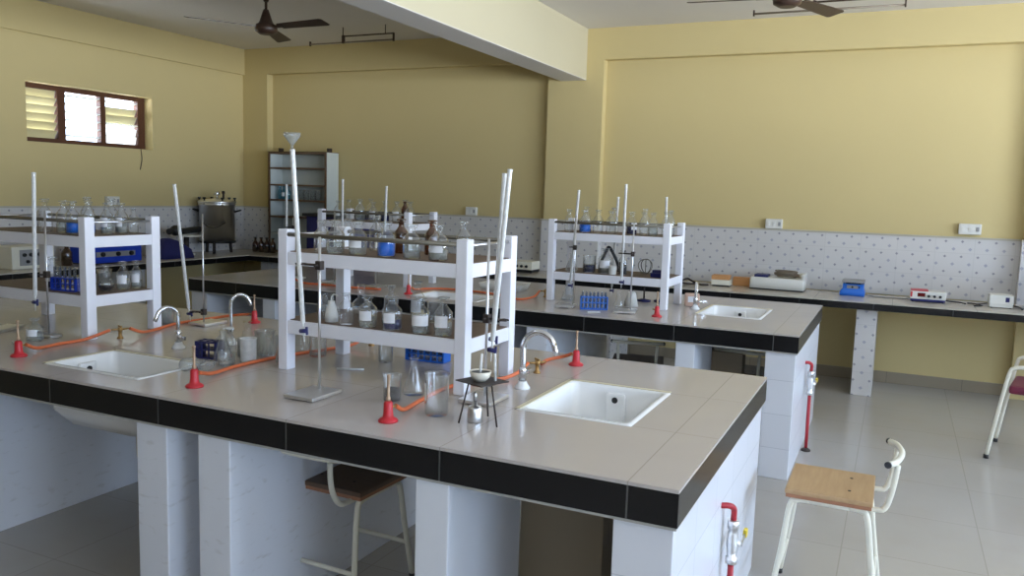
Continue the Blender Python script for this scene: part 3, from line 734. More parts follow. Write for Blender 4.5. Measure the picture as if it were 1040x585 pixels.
beaker('clear beaker under the left of the central rack', -1.98, 2.96, ZB, .032, .09)
o = tag(MB().cyl((0, 0, 0), (.10, .05, 0), .004, seg=8).build('glass_rod', 'frost', None, (-2.06, 2.72, .8555)), 'short glass rod lying on the bench under the central rack', 'rod')

# ---- nearest bench, left half -------------------------------------------
burner('red bunsen burner at the left edge of the photo', -3.324, 2.21, .851, 1.7)
burner('red bunsen burner beside the left foreground sink', -2.317, 2.205, .851, 1.9)
burner('red bunsen burner behind the heap of drying glassware', -3.153, 3.43, .851, 3.3)
gascock('brass gas tap behind the left foreground sink', -3.335, 2.72, 1.2)
gascock('brass gas tap behind the left post of the central rack', -2.25, 3.24, 1.3)
hose('orange rubber tube from the leftmost burner to the brass gas tap', [(-3.328, 2.245, .896), (-3.36, 2.32, .866), (-3.405, 2.46, .859), (-3.395, 2.58, .862), (-3.355, 2.68, .895)])
hose('orange rubber tube from the brass gas tap to the burner at the back', [(-3.318, 2.762, .896), (-3.31, 2.83, .87), (-3.37, 2.97, .859), (-3.43, 3.15, .859), (-3.42, 3.32, .859), (-3.30, 3.425, .88), (-3.19, 3.432, .896)])
hose('orange rubber tube from the burner by the sink past the central rack post', [(-2.33, 2.24, .896), (-2.38, 2.36, .866), (-2.42, 2.53, .859), (-2.405, 2.77, .859), (-2.345, 3.0, .859), (-2.29, 3.13, .866), (-2.262, 3.2, .896)])
G = 'glassware drying beside the tap'
ttrack('dark navy plastic rack beside the drying glassware', -2.66, 2.62, ZB, .2, 3, 2, 'navyplastic', 'x', (.10, .07, .075), k=[99])
beaker('white milky jar at the right of the drying glassware', -2.475, 2.655, ZB, .034, .10, None, .4, False, 'frost', 'glass_jar', 'jar', G)
flask('conical flask at the left front of the drying glassware', -2.575, 2.61, ZB, .040, .13, None, .3, 'hazy', G)
flask('conical flask at the back of the drying glassware', -2.615, 2.80, ZB, .045, .14, None, .3, 'glass', G)
beaker('wide hazy beaker in the middle of the drying glassware', -2.515, 2.80, ZB, .045, .11, None, .4, False, 'hazy', 'beaker', 'beaker', G)
beaker('tall glass jar against the left post of the central rack', -2.315, 2.70, ZB, .04, .125, None, .4, False, 'hazy', 'glass_jar', 'jar', G)
beaker('squat clear beaker at the front of the drying glassware', -2.492, 2.545, ZB, .036, .055, None, .4, False, 'glass', 'beaker', 'beaker', G)
rflask('round flask between the tap and the drying jars', -2.715, 2.76, ZB, .042, .12, None, G)
beaker('clear jar standing at the back right of the drying glassware', -2.30, 2.90, ZB, .038, .12, None, .4, False, 'glass', 'glass_jar', 'jar', G)
flask('small conical flask in front of the wide hazy beaker of the drying heap', -2.44, 2.74, ZB, .034, .10, None, .3, 'glass', G)
flask('tall narrow flask at the very back of the drying heap', -2.42, 2.93, ZB, .042, .15, None, .3, 'hazy', G)
bottle('stoppered clear bottle among the drying glassware', -2.625, 2.70, ZB, .03, .12, None, .5, None, 'glass', 'ceramic', G)
beaker('hazy beaker between the conical flasks of the drying heap', -2.55, 2.71, ZB, .03, .085, None, .4, False, 'hazy', 'beaker', 'beaker', G)
def lying(label, x, y, r, h, ang):
    o = MB().lathe([(r*.35, 0), (r*.35, h*.25), (r, h*.45), (r, h*.97), (r*.9, h), (0, h)]).build('glass_jar', 'hazy', None, (x, y, .851+r+.0005)); o.rotation_euler = (PI/2, 0, ang)
    tag(o, label, 'jar', G)
lying('clear bottle lying on its side in front of the drying jars', -2.54, 2.47, .026, .11, 0.)
lying('small clear bottle lying beside the squat beaker', -2.485, 2.475, .022, .085, .25)
stand('thin retort stand at the back of the nearest bench, left of the tap', -3.316, 3.226, .851, .59, .12, .16, (0, .03), 0, [(.07, -.05, -.03)], .004)
burette('tall burette leaning at the back of the nearest bench beside the left rack', (-3.41, 3.13, 1.593), (-3.385, 3.19, .94))
# left rack
def RLb(px, dx, **k): pass
bottle('bottle of bright blue solution on the left rack upper shelf', -3.62, 2.70, ZHI, .032, .15, 'lblue', .65)
bottle('bottle of paler blue solution right of the bright blue one on the left rack', -3.555, 2.74, ZHI, .028, .15, 'lblue', .5, 'label')
bottle('clear bottle on the left rack upper shelf behind its burette', -3.71, 2.72, ZHI, .034, .15, 'lclear', .6)
bottle('clear bottle on the left rack upper shelf at the left edge of the photo', -3.85, 2.72, ZHI, .034, .155)
bottle('clear bottle with a label seen between the posts of the left rack, upper shelf front', -3.53, 2.82, ZHI, .03, .145, 'lclear', .6, 'label')
bottle('clear bottle with a blue and white label seen between the posts of the left rack', -3.52, 2.895, ZHI, .03, .145, 'lgrey', .5, 'label')
bottle('clear bottle in the back row of the left rack upper shelf, furthest left', -3.80, 2.92, ZHI, .032, .165)
bottle('clear bottle in the back row of the left rack upper shelf, behind the blue ones', -3.62, 2.92, ZHI, .032, .165)
bottle('clear bottle at the far back corner of the left rack upper shelf', -3.52, 2.965, ZHI, .024, .12)
bottle('bottle of black solution with a white band on the left rack lower shelf', -3.80, 2.72, ZLO, .036, .15, 'ldark', .5, 'label')
ttrack('cobalt blue test tube rack on the left rack lower shelf', -3.655, 2.69, ZLO, .08, 5, 2, 'cobalt', 'hazy test tube standing in the cobalt rack on the left rack', (.16, .06, .065))
bottle('clear bottle next to the cobalt test tube rack on the left rack lower shelf', -3.545, 2.69, ZLO, .026, .12)
rflask('round bulbed flask of dark liquid between the posts of the left rack', -3.51, 2.79, ZLO, .037, .13, 'ldark')
bottle('clear square-shouldered bottle in the middle between the posts of the left rack', -3.50, 2.88, ZLO, .032, .135, 'lclear', .6, 'label', lab_a=(-1.8, -.2))
bottle('clear bottle at the back between the posts of the left rack', -3.495, 2.955, ZLO, .028, .135, 'lclear', .5, 'label', lab_a=(-1.6, -.2))
beaker('clear beaker at the back of the left rack lower shelf', -3.66, 2.9, ZLO, .034, .09)
stand('retort stand in front of the left rack', -3.63, 2.565, .851, .60, .12, .06, (0, -.005), 0, [(.30, -.02, -.06)], .005)
burette('burette hanging over a flask in front of the left rack', (-3.605, 2.50, 1.628), (-3.597, 2.48, 1.06))
bottle('hazy bottle with a white label standing under the left rack burette', -3.60, 2.475, ZB, .036, .10, 'lclear', .6, 'label', 'hazy', lab_a=(-2.6, -.4))
stand('retort stand with a white base at the left edge of the photo', -3.98, 2.55, .851, .42, .09, .2, (.02, 0), .4, None, .004)
beaker('dark glass trough on the bench under the left rack', -3.60, 3.19, ZB, .06, .07, 'lnavy', .15, False, 'hazy', 'glass_trough', 'trough')
beaker('clear jar on the bench behind the right post of the left rack', -3.49, 3.14, ZB, .035, .08, None, .4, False, 'hazy', 'glass_jar', 'jar')
tag(MB().cyl((0, 0, 0), (.14, -.05, 0), .004, seg=8).build('glass_rod', 'frost', None, (-3.62, 2.38, .8555)), 'glass rod lying on the bench in front of the left rack', 'rod')

# ---- second bench, right rack (R2) ---------------------------------------
YF2 = 5.44
P2 = 'on the second bench right rack upper shelf'
bottle('clear bottle at the far left '+P2, -2.11, YF2, ZHI, .032, .15)
bottle('bottle of blue solution '+P2, -1.99, YF2, ZHI, .042, .15, 'lblue', .62)
bottle('clear bottle just right of the blue one '+P2, -1.895, YF2, ZHI, .036, .155)
bottle('clear bottle left of the centre burette '+P2, -1.80, YF2, ZHI, .034, .15)
bottle('bottle of near-black solution with a white label '+P2, -1.653, YF2, ZHI, .036, .15, 'lnavy', .85, 'label', lab_a=(-1.3, 0))
bottle('clear bottle third from the right post '+P2, -1.575, YF2+.03, ZHI, .033, .15)
bottle('clear bottle second from the right post '+P2, -1.50, YF2-.01, ZHI, .033, .15, 'lclear', .6)
bottle('clear bottle behind the right post '+P2, -1.445, 5.56, ZHI, .03, .155)
bottle('hazy blue-grey bottle above the right side bar '+P2, -1.44, 5.66, ZHI, .03, .165, None, .5, None, 'hazy')
bottle('clear bottle at the back left '+P2, -2.06, 5.65, ZHI, .033, .17)
bottle('clear bottle at the back middle '+P2, -1.85, 5.65, ZHI, .033, .17)
bottle('clear bottle at the back right '+P2, -1.62, 5.65, ZHI, .033, .17)
flask('conical flask under the left burette on the second bench rack lower shelf', -2.08, YF2, ZLO, .045, .13, None, .3, 'hazy')
beaker('beaker of navy liquid with a white band on the second bench rack lower shelf', -1.955, YF2+.02, ZLO, .045, .12, 'lnavy', .45)
bottle('clear bottle flanked by dark tubing on the second bench rack lower shelf', -1.84, YF2+.03, ZLO, .05, .17, 'lgrey', .6, 'label')
tag(MB().tube([(-.075, .02, .01), (-.06, .01, .07), (-.03, 0, .135), (.0, -.012, .18), (.035, 0, .13), (.065, .012, .06), (.07, .02, .01)], .011).build('rubber_tube', 'blackp', None, (-1.84, 5.545, ZLO)), 'black rubber tubing looped behind a bottle on the second bench rack', 'rubber tube')
bottle('dark bottle with a metal cap at the middle of the second bench rack lower shelf', -1.715, YF2+.04, ZLO, .03, .16, 'ldark', .85, None, 'hazy', 'dsteel')
beaker('white plastic cup beside the dark bottle on the second bench rack', -1.765, YF2-.03, ZLO, .026, .06, None, .4, False, 'whitep', 'cup', 'cup')
t = thing('wire_ring', 'coil of wire standing on the second bench rack lower shelf', 'wire', (-1.589, 5.6, ZLO+.004))
MB().tube([(.05*math.cos(2*PI*k/14), .012*math.sin(4*PI*k/14), .052+.05*math.sin(2*PI*k/14)) for k in range(15)], .003, 6, sub=2).build('coil', 'rail', t)
MB().tube([(.035*math.cos(2*PI*k/14), .02+.012*math.sin(4*PI*k/14), .052+.05*math.sin(2*PI*k/14)) for k in range(15)], .003, 6, sub=2).build('coil', 'dsteel', t)
MB().cyl((0, .01, .0), (0, .01, .1), .003, seg=8).box(-.03, .03, -.01, .03, 0, .006).build('holder', 'rail', t)
t = thing('small_box', 'small dark blue box at the right of the second bench rack lower shelf', 'box', (-1.455, 5.45, ZLO)); MB().box(-.045, .045, -.03, .03, 0, .03, 0, .003).build('box_body', 'navy', t); MB().box(-.035, .03, -.026, .026, .03, .05, 0, .003).build('lid', 'navyplastic', t)
stand('retort stand at the left front of the second bench rack', -1.945, 5.14, .851, .60, .12, .16, (-.045, -.02), .2, [(.40, -.03, .03)])
burette('tall burette at the left front of the second bench rack', (-1.945, 5.17, 1.633), (-1.98, 5.17, 1.02))
stand('retort stand at the right front of the second bench rack', -1.545, 5.14, .851, .58, .14, .18, (-.03, -.02), .2, [(.38, -.08, .02)])
burette('tallest burette in front of the second bench rack, with a dark stopcock', (-1.62, 5.17, 1.679), (-1.62, 5.16, 1.07))
burette('thin burette rising behind the second bench rack, left of the tallest', (-1.873, 5.80, 1.595), (-1.90, 5.82, .93))
burette('short burette rising behind the right post of the second bench rack', (-1.515, 5.80, 1.605), (-1.50, 5.82, .93))
burner('red bunsen burner in front of the right post of the second bench rack', -1.34, 5.04, .851, 2.8, .16)
burner('red bunsen burner at the left end of the second bench', -4.29, 5.05, .851, 0.)
burner('red bunsen burner on the second bench seen through the central rack', -3.17, 5.02, .851, 1.5)
gascock('brass gas tap left of the right-hand rack on the second bench', -2.30, 5.50, .6)
hose('orange rubber tube curving along the middle of the second bench', [(-3.165, 5.055, .896), (-3.2, 5.16, .87), (-3.22, 5.32, .859), (-3.1, 5.42, .859), (-2.85, 5.42, .859), (-2.54, 5.33, .859), (-2.38, 5.22, .859), (-2.33, 5.36, .866), (-2.335, 5.475, .896)])
hose('orange rubber tube lying at the left end of the second bench', [(-4.255, 5.05, .896), (-4.15, 5.04, .862), (-3.95, 5.06, .859), (-3.7, 5.04, .859), (-3.45, 5.08, .859)])
ttrack('bright blue test tube rack on the second bench in front of the rack', -1.79, 5.12, ZB, .42, 7, 2, 'blueplastic', 'clear test tube standing in the bright blue rack on the second bench', (.18, .07, .085))
flask('conical flask under the left of the second bench rack', -2.10, 5.45, ZB, .05, .15, None, .3, 'hazy')
flask('small clear flask under the middle of the second bench rack', -1.685, 5.33, ZB, .035, .11)
o = MB().lathe([(.012, 0), (.05, 0), (.03, .09), (.024, .1), (0, .1)]).build('plastic_cone', 'whitep', None, (-1.625, 5.42, ZB)); tag(o, 'white plastic cone under the second bench rack', 'cone')
for k, (x, y) in enumerate(((-1.63, 5.75), (-1.52, 5.80))):
    t = thing('ring_stand', ('left' if k == 0 else 'right')+' one of two small navy footed stands under the second bench rack', 'stand', (x, y, .851), 0, 'navy stands under the rack')
    MB().lathe([(0, 0), (.05, 0), (.05, .01), (.012, .018), (0, .018)]).build('foot', 'navyplastic', t); MB().cyl((0, 0, .016), (0, 0, .13), .006, seg=10).build('post', 'dsteel', t)
    MB().lathe([(0, .13), (.035, .13), (.035, .145), (0, .145)]).build('platform', 'navyplastic', t)
t = thing('paper_packet', 'pinkish packet beside the far tap on the second bench', 'packet', (-1.27, 5.70, ZB), .3); MB().box(-.05, .05, -.03, .03, 0, .09, 0, .01).build('packet_body', 'pink', t); MB().box(-.03, .03, -.031, -.03, .03, .07).build('label', 'label', t)
tag(MB().box(-.04, .04, -.007, .007, 0, .006, 0, .002, Matrix.Rotation(.5, 4, 'Z')).build('plastic_spatula', 'whitep', None, (-1.735, 4.97, ZB)), 'white spatula lying near the front edge of the second bench', 'spatula')

# ---- second bench, left rack (R3) -----------------------------------------
P3 = 'of the mostly hidden rack'
for i, (x, y, z, r, h, lq, fr, lb, gl, lab) in enumerate((
    (-4.12, 5.45, ZHI, .035, .15, 'lclear', .6, 'label', 'glass', 'labelled clear bottle at the left end of the upper shelf '),
    (-4.02, 5.45, ZHI, .035, .16, None, 0, None, 'glass', 'clear bottle second from the left on the upper shelf '),
    (-3.90, 5.44, ZHI, .038, .17, 'lclear', .6, None, 'hazy', 'hazy tall bottle third from the left on the upper shelf '),
    (-3.78, 5.45, ZHI, .035, .15, None, 0, 'label', 'glass', 'labelled bottle right of the hazy tall one, upper shelf '),
    (-3.67, 5.45, ZHI, .035, .16, 'lnavy', .7, None, 'glass', 'bottle of navy solution on the upper shelf '),
    (-3.56, 5.45, ZHI, .035, .16, None, 0, 'label', 'glass', 'labelled clear bottle second from the right on the upper shelf '),
    (-3.47, 5.5, ZHI, .035, .16, None, 0, None, 'glass', 'clear bottle at the right end of the upper shelf '),
    (-3.95, 5.66, ZHI, .035, .17, None, 0, None, 'glass', 'clear bottle at the back left on the upper shelf '),
    (-3.62, 5.66, ZHI, .035, .17, None, 0, None, 'brownglass', 'amber bottle in the back row on the upper shelf '),
    (-4.10, 5.46, ZLO, .036, .14, 'lnavy', .6, None, 'glass', 'bottle of navy solution at the left of the lower shelf '),
    (-3.98, 5.46, ZLO, .036, .14, 'lnavy', .4, 'label', 'glass', 'half-full navy bottle with a label on the lower shelf '),
    (-3.82, 5.46, ZLO, .036, .14, None, 0, None, 'glass', 'clear empty bottle in the middle of the lower shelf '),
    (-3.66, 5.46, ZLO, .036, .14, 'ldark', .6, None, 'hazy', 'bottle of dark brown solution on the lower shelf '),
    (-3.52, 5.46, ZLO, .036, .14, None, 0, 'label', 'glass', 'labelled clear bottle at the right of the lower shelf '))):
    bottle(lab+P3, x, y, z, r, h, lq, fr, lb, gl)
stand('retort stand in front of the second bench left rack', -3.99, 5.23, .851, .56, .13, .18, (0, 0), 0, [(.36, .06, 0)], .006)
burette('burette rising above the left part of the second bench left rack', (-3.93, 5.25, 1.667), (-3.93, 5.25, 1.05))
burette('burette rising above the right part of the second bench left rack', (-3.525, 5.25, 1.623), (-3.54, 5.25, 1.03))
burette('short thick burette standing at the left end of the second bench left rack', (-4.483, 5.25, 1.616), (-4.483, 5.25, 1.05))
stand('retort stand at the left end of the second bench left rack', -4.42, 5.26, .851, .5, .12, .16, (0, 0), 0, [(.42, -.06, -.005)], .006)
stand('retort stand at the right end of the second bench left rack', -3.60, 5.23, .851, .5, .12, .12, (.0, 0), 0, [(.42, .065, 0.01)], .006)
t = thing('paper_tray', 'shallow white plastic tray on the second bench between its racks', 'tray', (-2.75, 5.75, ZB), .1)
MB().rloft([(-.16, .16, -.1, .1, 0, .02), (-.18, .18, -.12, .12, .05, .02), (-.175, .175, -.115, .115, .05, .02), (-.155, .155, -.095, .095, .006, .02)]).build('tray_body', 'whitep', t)
MB().box(-.15, .15, -.09, .09, .006, .018).build('paper', 'label', t)

# ------------------------------------------------------------------ wall counter equipment
def knobs(t, xs, y, z, r=.012):
    for x in xs: MB().cyl((x, y, z), (x, y-.016, z), r, r*.85, 12).build('knob', 'blackp', t)
def meter(label, x, y, w, d, h, body, base, nk, dx, rz=0., frontmat=None, disp='display'):
    t = thing('digital_meter', label, 'meter', (x, y, ZW), rz, 'bench-top digital meters')
    m = MB(); m.box(-w/2, w/2, -d/2, d/2, h*.28, h, 0, .006); hs_ = m.build('housing', body, t)
    MB().box(-w/2+.004, w/2-.004, -d/2+.006, d/2, .006, h*.28, 0, .003).build('base', base, t)
    for sx in (-1, 1):
        for sy in (-1, 1): MB().cyl((sx*(w/2-.02), sy*(d/2-.02), 0), (sx*(w/2-.02), sy*(d/2-.02), .007), .008, seg=10).build('foot', 'blackp', t)
    MB().box(-w/2+w*dx[0], -w/2+w*dx[1], -d/2-.003, -d/2+.002, h*.5, h*.85).build('display', disp, hs_)
    knobs(t, [-w/2+w*k for k in nk], -d/2, h*.58, h*.13)
    return t
meter('cream digital meter with black knobs on the back counter left of the column', -3.45, 7.62, .30, .2, .115, 'ivory', 'blackp', [.45, .62, .8], (.1, .3))
t = meter('white and red topped digital meter with a blue base on the right back counter', .262, 7.66, .265, .18, .09, 'whitep', 'navy', [.52, .68, .84], (.2, .42))
MB().box(-.132, .0, -.088, .088, .09, .096, 0, .002).build('red_cover', 'red', t); MB().box(-.131, -.118, -.093, -.09, .04, .085).build('red_stripe', 'red', t)
t = meter('small white instrument box with a dark switch near the right end of the back counter', .785, 7.62, .17, .16, .105, 'whitep', 'whitep', [], (.66, .82), 0, None, 'navy')
# blue spectrometer
t = thing('spectrometer', 'small blue instrument with a grey lid on the right back counter', 'instrument', (-.32, 7.74, ZW))
MB().rloft([(-.105, .095, -.09, .09, 0, .01), (-.105, .095, -.09, .09, .035, .01), (-.085, .085, -.07, .09, .06, .01), (-.085, .085, -.06, .09, .10, .01)]).build('body', 'blueplastic', t)
MB().box(-.092, .092, -.075, .095, .112, .135, 0, .006).build('lid', 'greyp', t); MB().box(-.06, .06, -.05, .08, .1, .112).build('gasket', 'blackp', t)
MB().box(-.05, .04, -.072, -.066, .062, .09).build('control_panel', 'greyp', t); knobs(t, (-.005,), -.072, .076, .009); knobs(t, (.05,), -.068, .076, .007)
# long white instrument with clutter
t = thing('photometer', 'long white instrument on the back counter behind the far sink', 'instrument', (-.955, 7.76, ZW))
MB().rloft([(-.235, .235, -.13, .13, .012, .02), (-.235, .235, -.13, .13, .095, .02), (-.225, .225, -.12, .13, .11, .02)]).build('body', 'whitep', t)
MB().box(-.23, .23, -.125, .125, 0, .012, 0, .003).build('base', 'blackp', t)
MB().box(-.20, -.08, -.10, .06, .11, .132, 0, .006).build('keypad', 'navyplastic', t)
MB().box(.21, .235, -.125, .125, .09, .155, 0, .004).build('side_upright', 'whitep', t); MB().box(-.02, .21, .07, .12, .11, .15, 0, .004).build('back_upright', 'ivory', t)
pts = []
random.seed(3)
for k in range(26): pts.append((.07+.115*math.cos(k*1.15)*(.6+.4*random.random()), -.03+.062*math.sin(k*1.15)*(.5+.5*random.random()), .124+.0021*k))
tag(MB().tube(pts, .0085, 7, sub=4).build('cable', 'tangle', None, (-.955, 7.76, ZW-.003)), 'dark tangled cable heaped on the long white instrument', 'cable')
# orange-topped box and tray
t = thing('carton', 'cream carton with an orange top on the back counter behind the far tap', 'carton', (-1.45, 7.70, ZW), .05)
MB().box(-.085, .085, -.07, .07, .012, .06, 0, .004).build('carton_body', 'ivory', t); MB().box(-.085, .075, -.072, .07, .062, .10, 0, .004).build('carton_top', 'copper', t); MB().box(-.075, .075, -.06, .06, 0, .012).build('tray', 'blackp', t)
tag(MB().tube([(-.02, -.02, .011), (-.09, -.04, .011), (-.17, .0, .03), (-.23, .03, .05), (-.28, -.02, .02), (-.2, -.05, .011), (-.12, .02, .011)], .009, 8).build('cable', 'dsteel', None, (-1.53, 7.62, ZW-.001)), 'dark cable bundle left of the orange-topped carton', 'cable')
tag(MB().box(-.09, .09, -.04, .04, 0, .08, 0, .006).build('cardboard_box', 'copper', None, (-1.28, 7.85, ZW)), 'brown cardboard box against the tiles left of the long white instrument', 'box')
tag(MB().tube([(.395, 7.68, .82), (.44, 7.70, .812), (.50, 7.66, .814), (.54, 7.60, .812)], .006, 8).build('cable', 'blackp'), 'short black lead with a plug right of the blue-based meter', 'cable')
tag(MB().tube([(.56, 7.72, .808), (.62, 7.70, .808), (.66, 7.60, .808), (.60, 7.55, .808), (.63, 7.66, .81), (.70, 7.70, .82)], .005, 8).build('cable', 'blackp'), 'looped black lead left of the white box with the dark switch', 'cable')
tag(MB().tube([(-.21, 7.72, .812), (-.12, 7.68, .808), (0., 7.7, .808), (.08, 7.66, .808), (.12, 7.69, .812)], .005, 8).build('cable', 'greyp'), 'thin grey lead between the blue instrument and the meter', 'cable')
tag(MB().tube([(.875, 7.66, .82), (.92, 7.66, .81), (.935, 7.56, .808), (.925, 7.50, .808)], .006, 8).build('cable', 'blackp'), 'black lead at the far right end of the back counter', 'cable')
t = thing('plastic_container', 'tall blue plastic container cut off by the right edge of the photo', 'container', (1.09, 7.58, ZW)); MB().rloft([(-.12, .12, -.12, .12, 0, .04), (-.13, .13, -.13, .13, .22, .04), (-.1, .1, -.1, .1, .26, .04)]).build('container_body', 'blueplastic', t); MB().lathe([(0, .26), (.06, .26), (.06, .30), (0, .30)]).build('cap', 'navyplastic', t)
# oven, cabinet
t = thing('hot_air_oven', 'navy laboratory oven with a black top in the far left corner', 'oven', (-5.72, 7.62, ZW))
MB().box(-.30, .30, -.24, .22, .03, .47, 0, .01).build('body', 'navy', t); MB().box(-.34, .34, -.27, .24, .47, .505, 0, .006).build('top', 'blackp', t)
MB().box(-.26, .12, -.25, -.24, .06, .45, 0, .003).build('door', 'navy', t); od = [c for c in t.children if c.name.startswith("door")][0]; MB().box(-.09, .01, -.2525, -.25, .30, .36).build('plate', 'label', od); MB().cyl((.09, -.255, .18), (.09, -.255, .32), .008).build('handle', 'chrome', od)
for sx in (-.26, .26):
    for sy in (-.2, .18): MB().cyl((sx, sy, 0), (sx, sy, .035), .02).build('foot', 'blackp', t)
t = thing('shelf_cabinet', 'open brown-edged cabinet with pale shelves in the far left corner', 'cabinet', (-6.93, 7.80, ZW))
W, D, H = .86, .225, 1.2
for x in (0, W-.02): MB().box(x, x+.02, 0, D, 0, H).build('side_panel', 'cabwhite', t)
MB().box(.02, W-.02, D-.012, D, 0, H).build('back_panel', 'cabwhite', t)
for z in (.0, .22, .42, .62, .80, 1.0, H-.02): MB().box(.02, W-.02, .004, D-.012, z, z+.02).build('shelf', 'cabwood' if z > .3 else 'cabwhite', t)
m = MB(); m.box(-.004, .024, -.008, 0, 0, H+.006); m.box(W-.024, W+.004, -.008, 0, 0, H+.006); m.box(.024, W-.024, -.008, 0, H-.022, H+.006); m.box(-.004, W+.004, -.008, D, H, H+.006)
m.box(.024, W-.024, -.008, 0, 0, .03); m.build('edging', 'cabwood', t)
for x in (.12, W-.02): MB().box(x-.015, x+.015, .05, .11, H+.006, H+.05).build('bracket', 'dsteel', t)
SZ = ZW+.62+.0205+.0
for k, x in enumerate((-6.83, -6.77, -6.70)): bottle(('left', 'middle', 'right')[k]+' one of three cyan bottles on the corner cabinet shelf', x, 7.88, ZW+.6405, .026, .15, None, .5, 'label' if k == 1 else None, 'blueglass', 'blueglass', 'cyan bottles in the corner cabinet')
for k, x in enumerate((-6.50, -6.42, -6.33, -6.25)): beaker(('leftmost', 'second', 'third', 'rightmost')[k]+' of the four clear beakers on the corner cabinet shelf', x, 7.88, ZW+.6405, .034, .12, None, .4, False, 'hazy', 'beaker', 'beaker', 'beakers in the corner cabinet')
for k, x in enumerate((-7.02, -6.93, -6.84, -6.75)):
    bottle(('leftmost', 'second', 'third', 'rightmost')[k]+' of four small amber bottles in front of the corner cabinet', x, 7.66, ZW, .036, .17, 'ldark', .8, None, 'brownglass', 'blackp', 'amber bottles in the corner')
# autoclave
t = thing('autoclave', 'tall steel autoclave on legs in the left back corner of the counter', 'autoclave', (-7.21, 7.24, ZW), .55)
MB().lathe([(0, .13), (.20, .13), (.20, .55), (.207, .552), (.207, .575), (.20, .578)], seg=36).build('body', 'steel', t)
MB().lathe([(0, .12), (.21, .12), (.21, .14), (0, .14)], seg=36).build('base_ring', 'blackp', t)
MB().lathe([(.2, .578), (.215, .58), (.215, .60), (.19, .612), (.05, .63), (0, .632)], seg=36).build('lid', 'steel', t); ld = [c for c in t.children if c.name.startswith("lid")][0]
for k in range(3):
    a = -PI/2+k*2*PI/3; MB().cyl((.16*math.cos(a), .16*math.sin(a), 0), (.15*math.cos(a), .15*math.sin(a), .125), .018, seg=10).build('leg', 'dsteel', t)
for k in range(6):
    a = k*PI/3; x, y = .2*math.cos(a), .2*math.sin(a); MB().cyl((x, y, .56), (x, y, .63), .009, seg=8).lathe([(0, .625), (.018, .625), (.018, .645), (0, .645)], (x, y, 0), 10).build('wing_nut', 'blackp', t)
m = MB(); m.cyl((0, 0, .63), (0, 0, .68), .014).lathe([(0, .67), (.035, .67), (.035, .70), (.02, .715), (0, .715)]); m.build('pressure_gauge', 'chrome', ld)
MB().cyl((.08, -.03, .62), (.08, -.03, .70), .012).lathe([(0, .69), (.02, .69), (.015, .72), (0, .72)], (.08, -.03, 0)).build('valve', 'dsteel', ld)
for s in (-1, 1): MB().tube([(s*.2, -.03, .48), (s*.26, -.03, .5), (s*.26, .03, .5), (s*.2, .03, .48)], .010, 8).build('handle', 'blackp', t)
MB().tube([(-.13, -.16, .36), (-.05, -.203, .31), (.05, -.203, .31), (.13, -.16, .36)], .005, 8).build('bail', 'dsteel', t)
# dark topped instrument
t = thing('microscope', 'black-topped instrument on a dark post, left of the steel autoclave', 'instrument', (-7.17, 6.74, ZW), PI/2)
MB().lathe([(0, 0), (.09, 0), (.09, .02), (.02, .03), (0, .03)]).build('base', 'whitep', t); MB().cyl((0, 0, .028), (0, 0, .22), .028).build('post', 'dsteel', t)
MB().lathe([(0, .21), (.16, .21), (.165, .222), (0, .228)], seg=28).build('stage', 'whitep', t)
MB().tube([(-.25, 0, .268), (-.18, 0, .275), (-.06, 0, .268), (.1, 0, .28), (.2, 0, .285)], .034, 10).build('arm', 'blackp', t); MB().lathe([(0, .22), (.02, .22), (.06, .25), (.055, .31), (.02, .335), (0, .335)], (-.15, 0, 0)).build('head', 'blackp', t)
m = MB()
m.rloft([(-.16, .16, -.22, .22, 0, .06), (-.14, .14, -.2, .2, .09, .06), (-.08, .10, -.13, .06, .18, .05), (-.03, .05, -.09, -.02, .21, .03)]); o = m.build('dust_cover', 'fabric', None, (-7.03, 6.38, ZW)); tag(o, 'dark blue cloth cover heaped on the left counter', 'cover')
# blue instrument with three knobs (on the left counter, facing the room)
t = thing('water_bath', 'bright blue instrument with three dark knobs on the left counter', 'instrument', (-6.99, 5.58, ZW), PI/2)
MB().box(-.30, .30, -.12, .14, .012, .17, 0, .008).build('housing', 'cobalt', t); MB().box(-.22, .22, -.124, -.12, .07, .12).build('control_panel', 'greyp', t); knobs(t, (-.15, .02, .17), -.124, .095, .024); MB().box(-.29, .29, -.11, .13, 0, .012).build('base', 'blackp', t)
MB().box(-.26, .2, -.1, .12, .17, .185, 0, .004).build('lid', 'cobalt', t)
t = thing('power_supply', 'grey instrument with black knobs at the left edge of the photo', 'instrument', (-7.08, 4.80, ZW), PI/2)
MB().box(-.20, .20, -.12, .15, .0, .20, 0, .008).build('housing', 'ivory', t); MB().box(-.13, .18, -.124, -.12, .03, .17).build('control_panel', 'greyp', t); knobs(t, (-.09, -.03, .05, .12), -.124, .125, .018); knobs(t, (-.06, .08), -.124, .065, .016)
bottle('tall amber bottle on the left counter behind the left rack', -7.0, 5.15, ZW, .05, .2, 'ldark', .8, None, 'brownglass', 'blackp', 'bottles on the left counter')

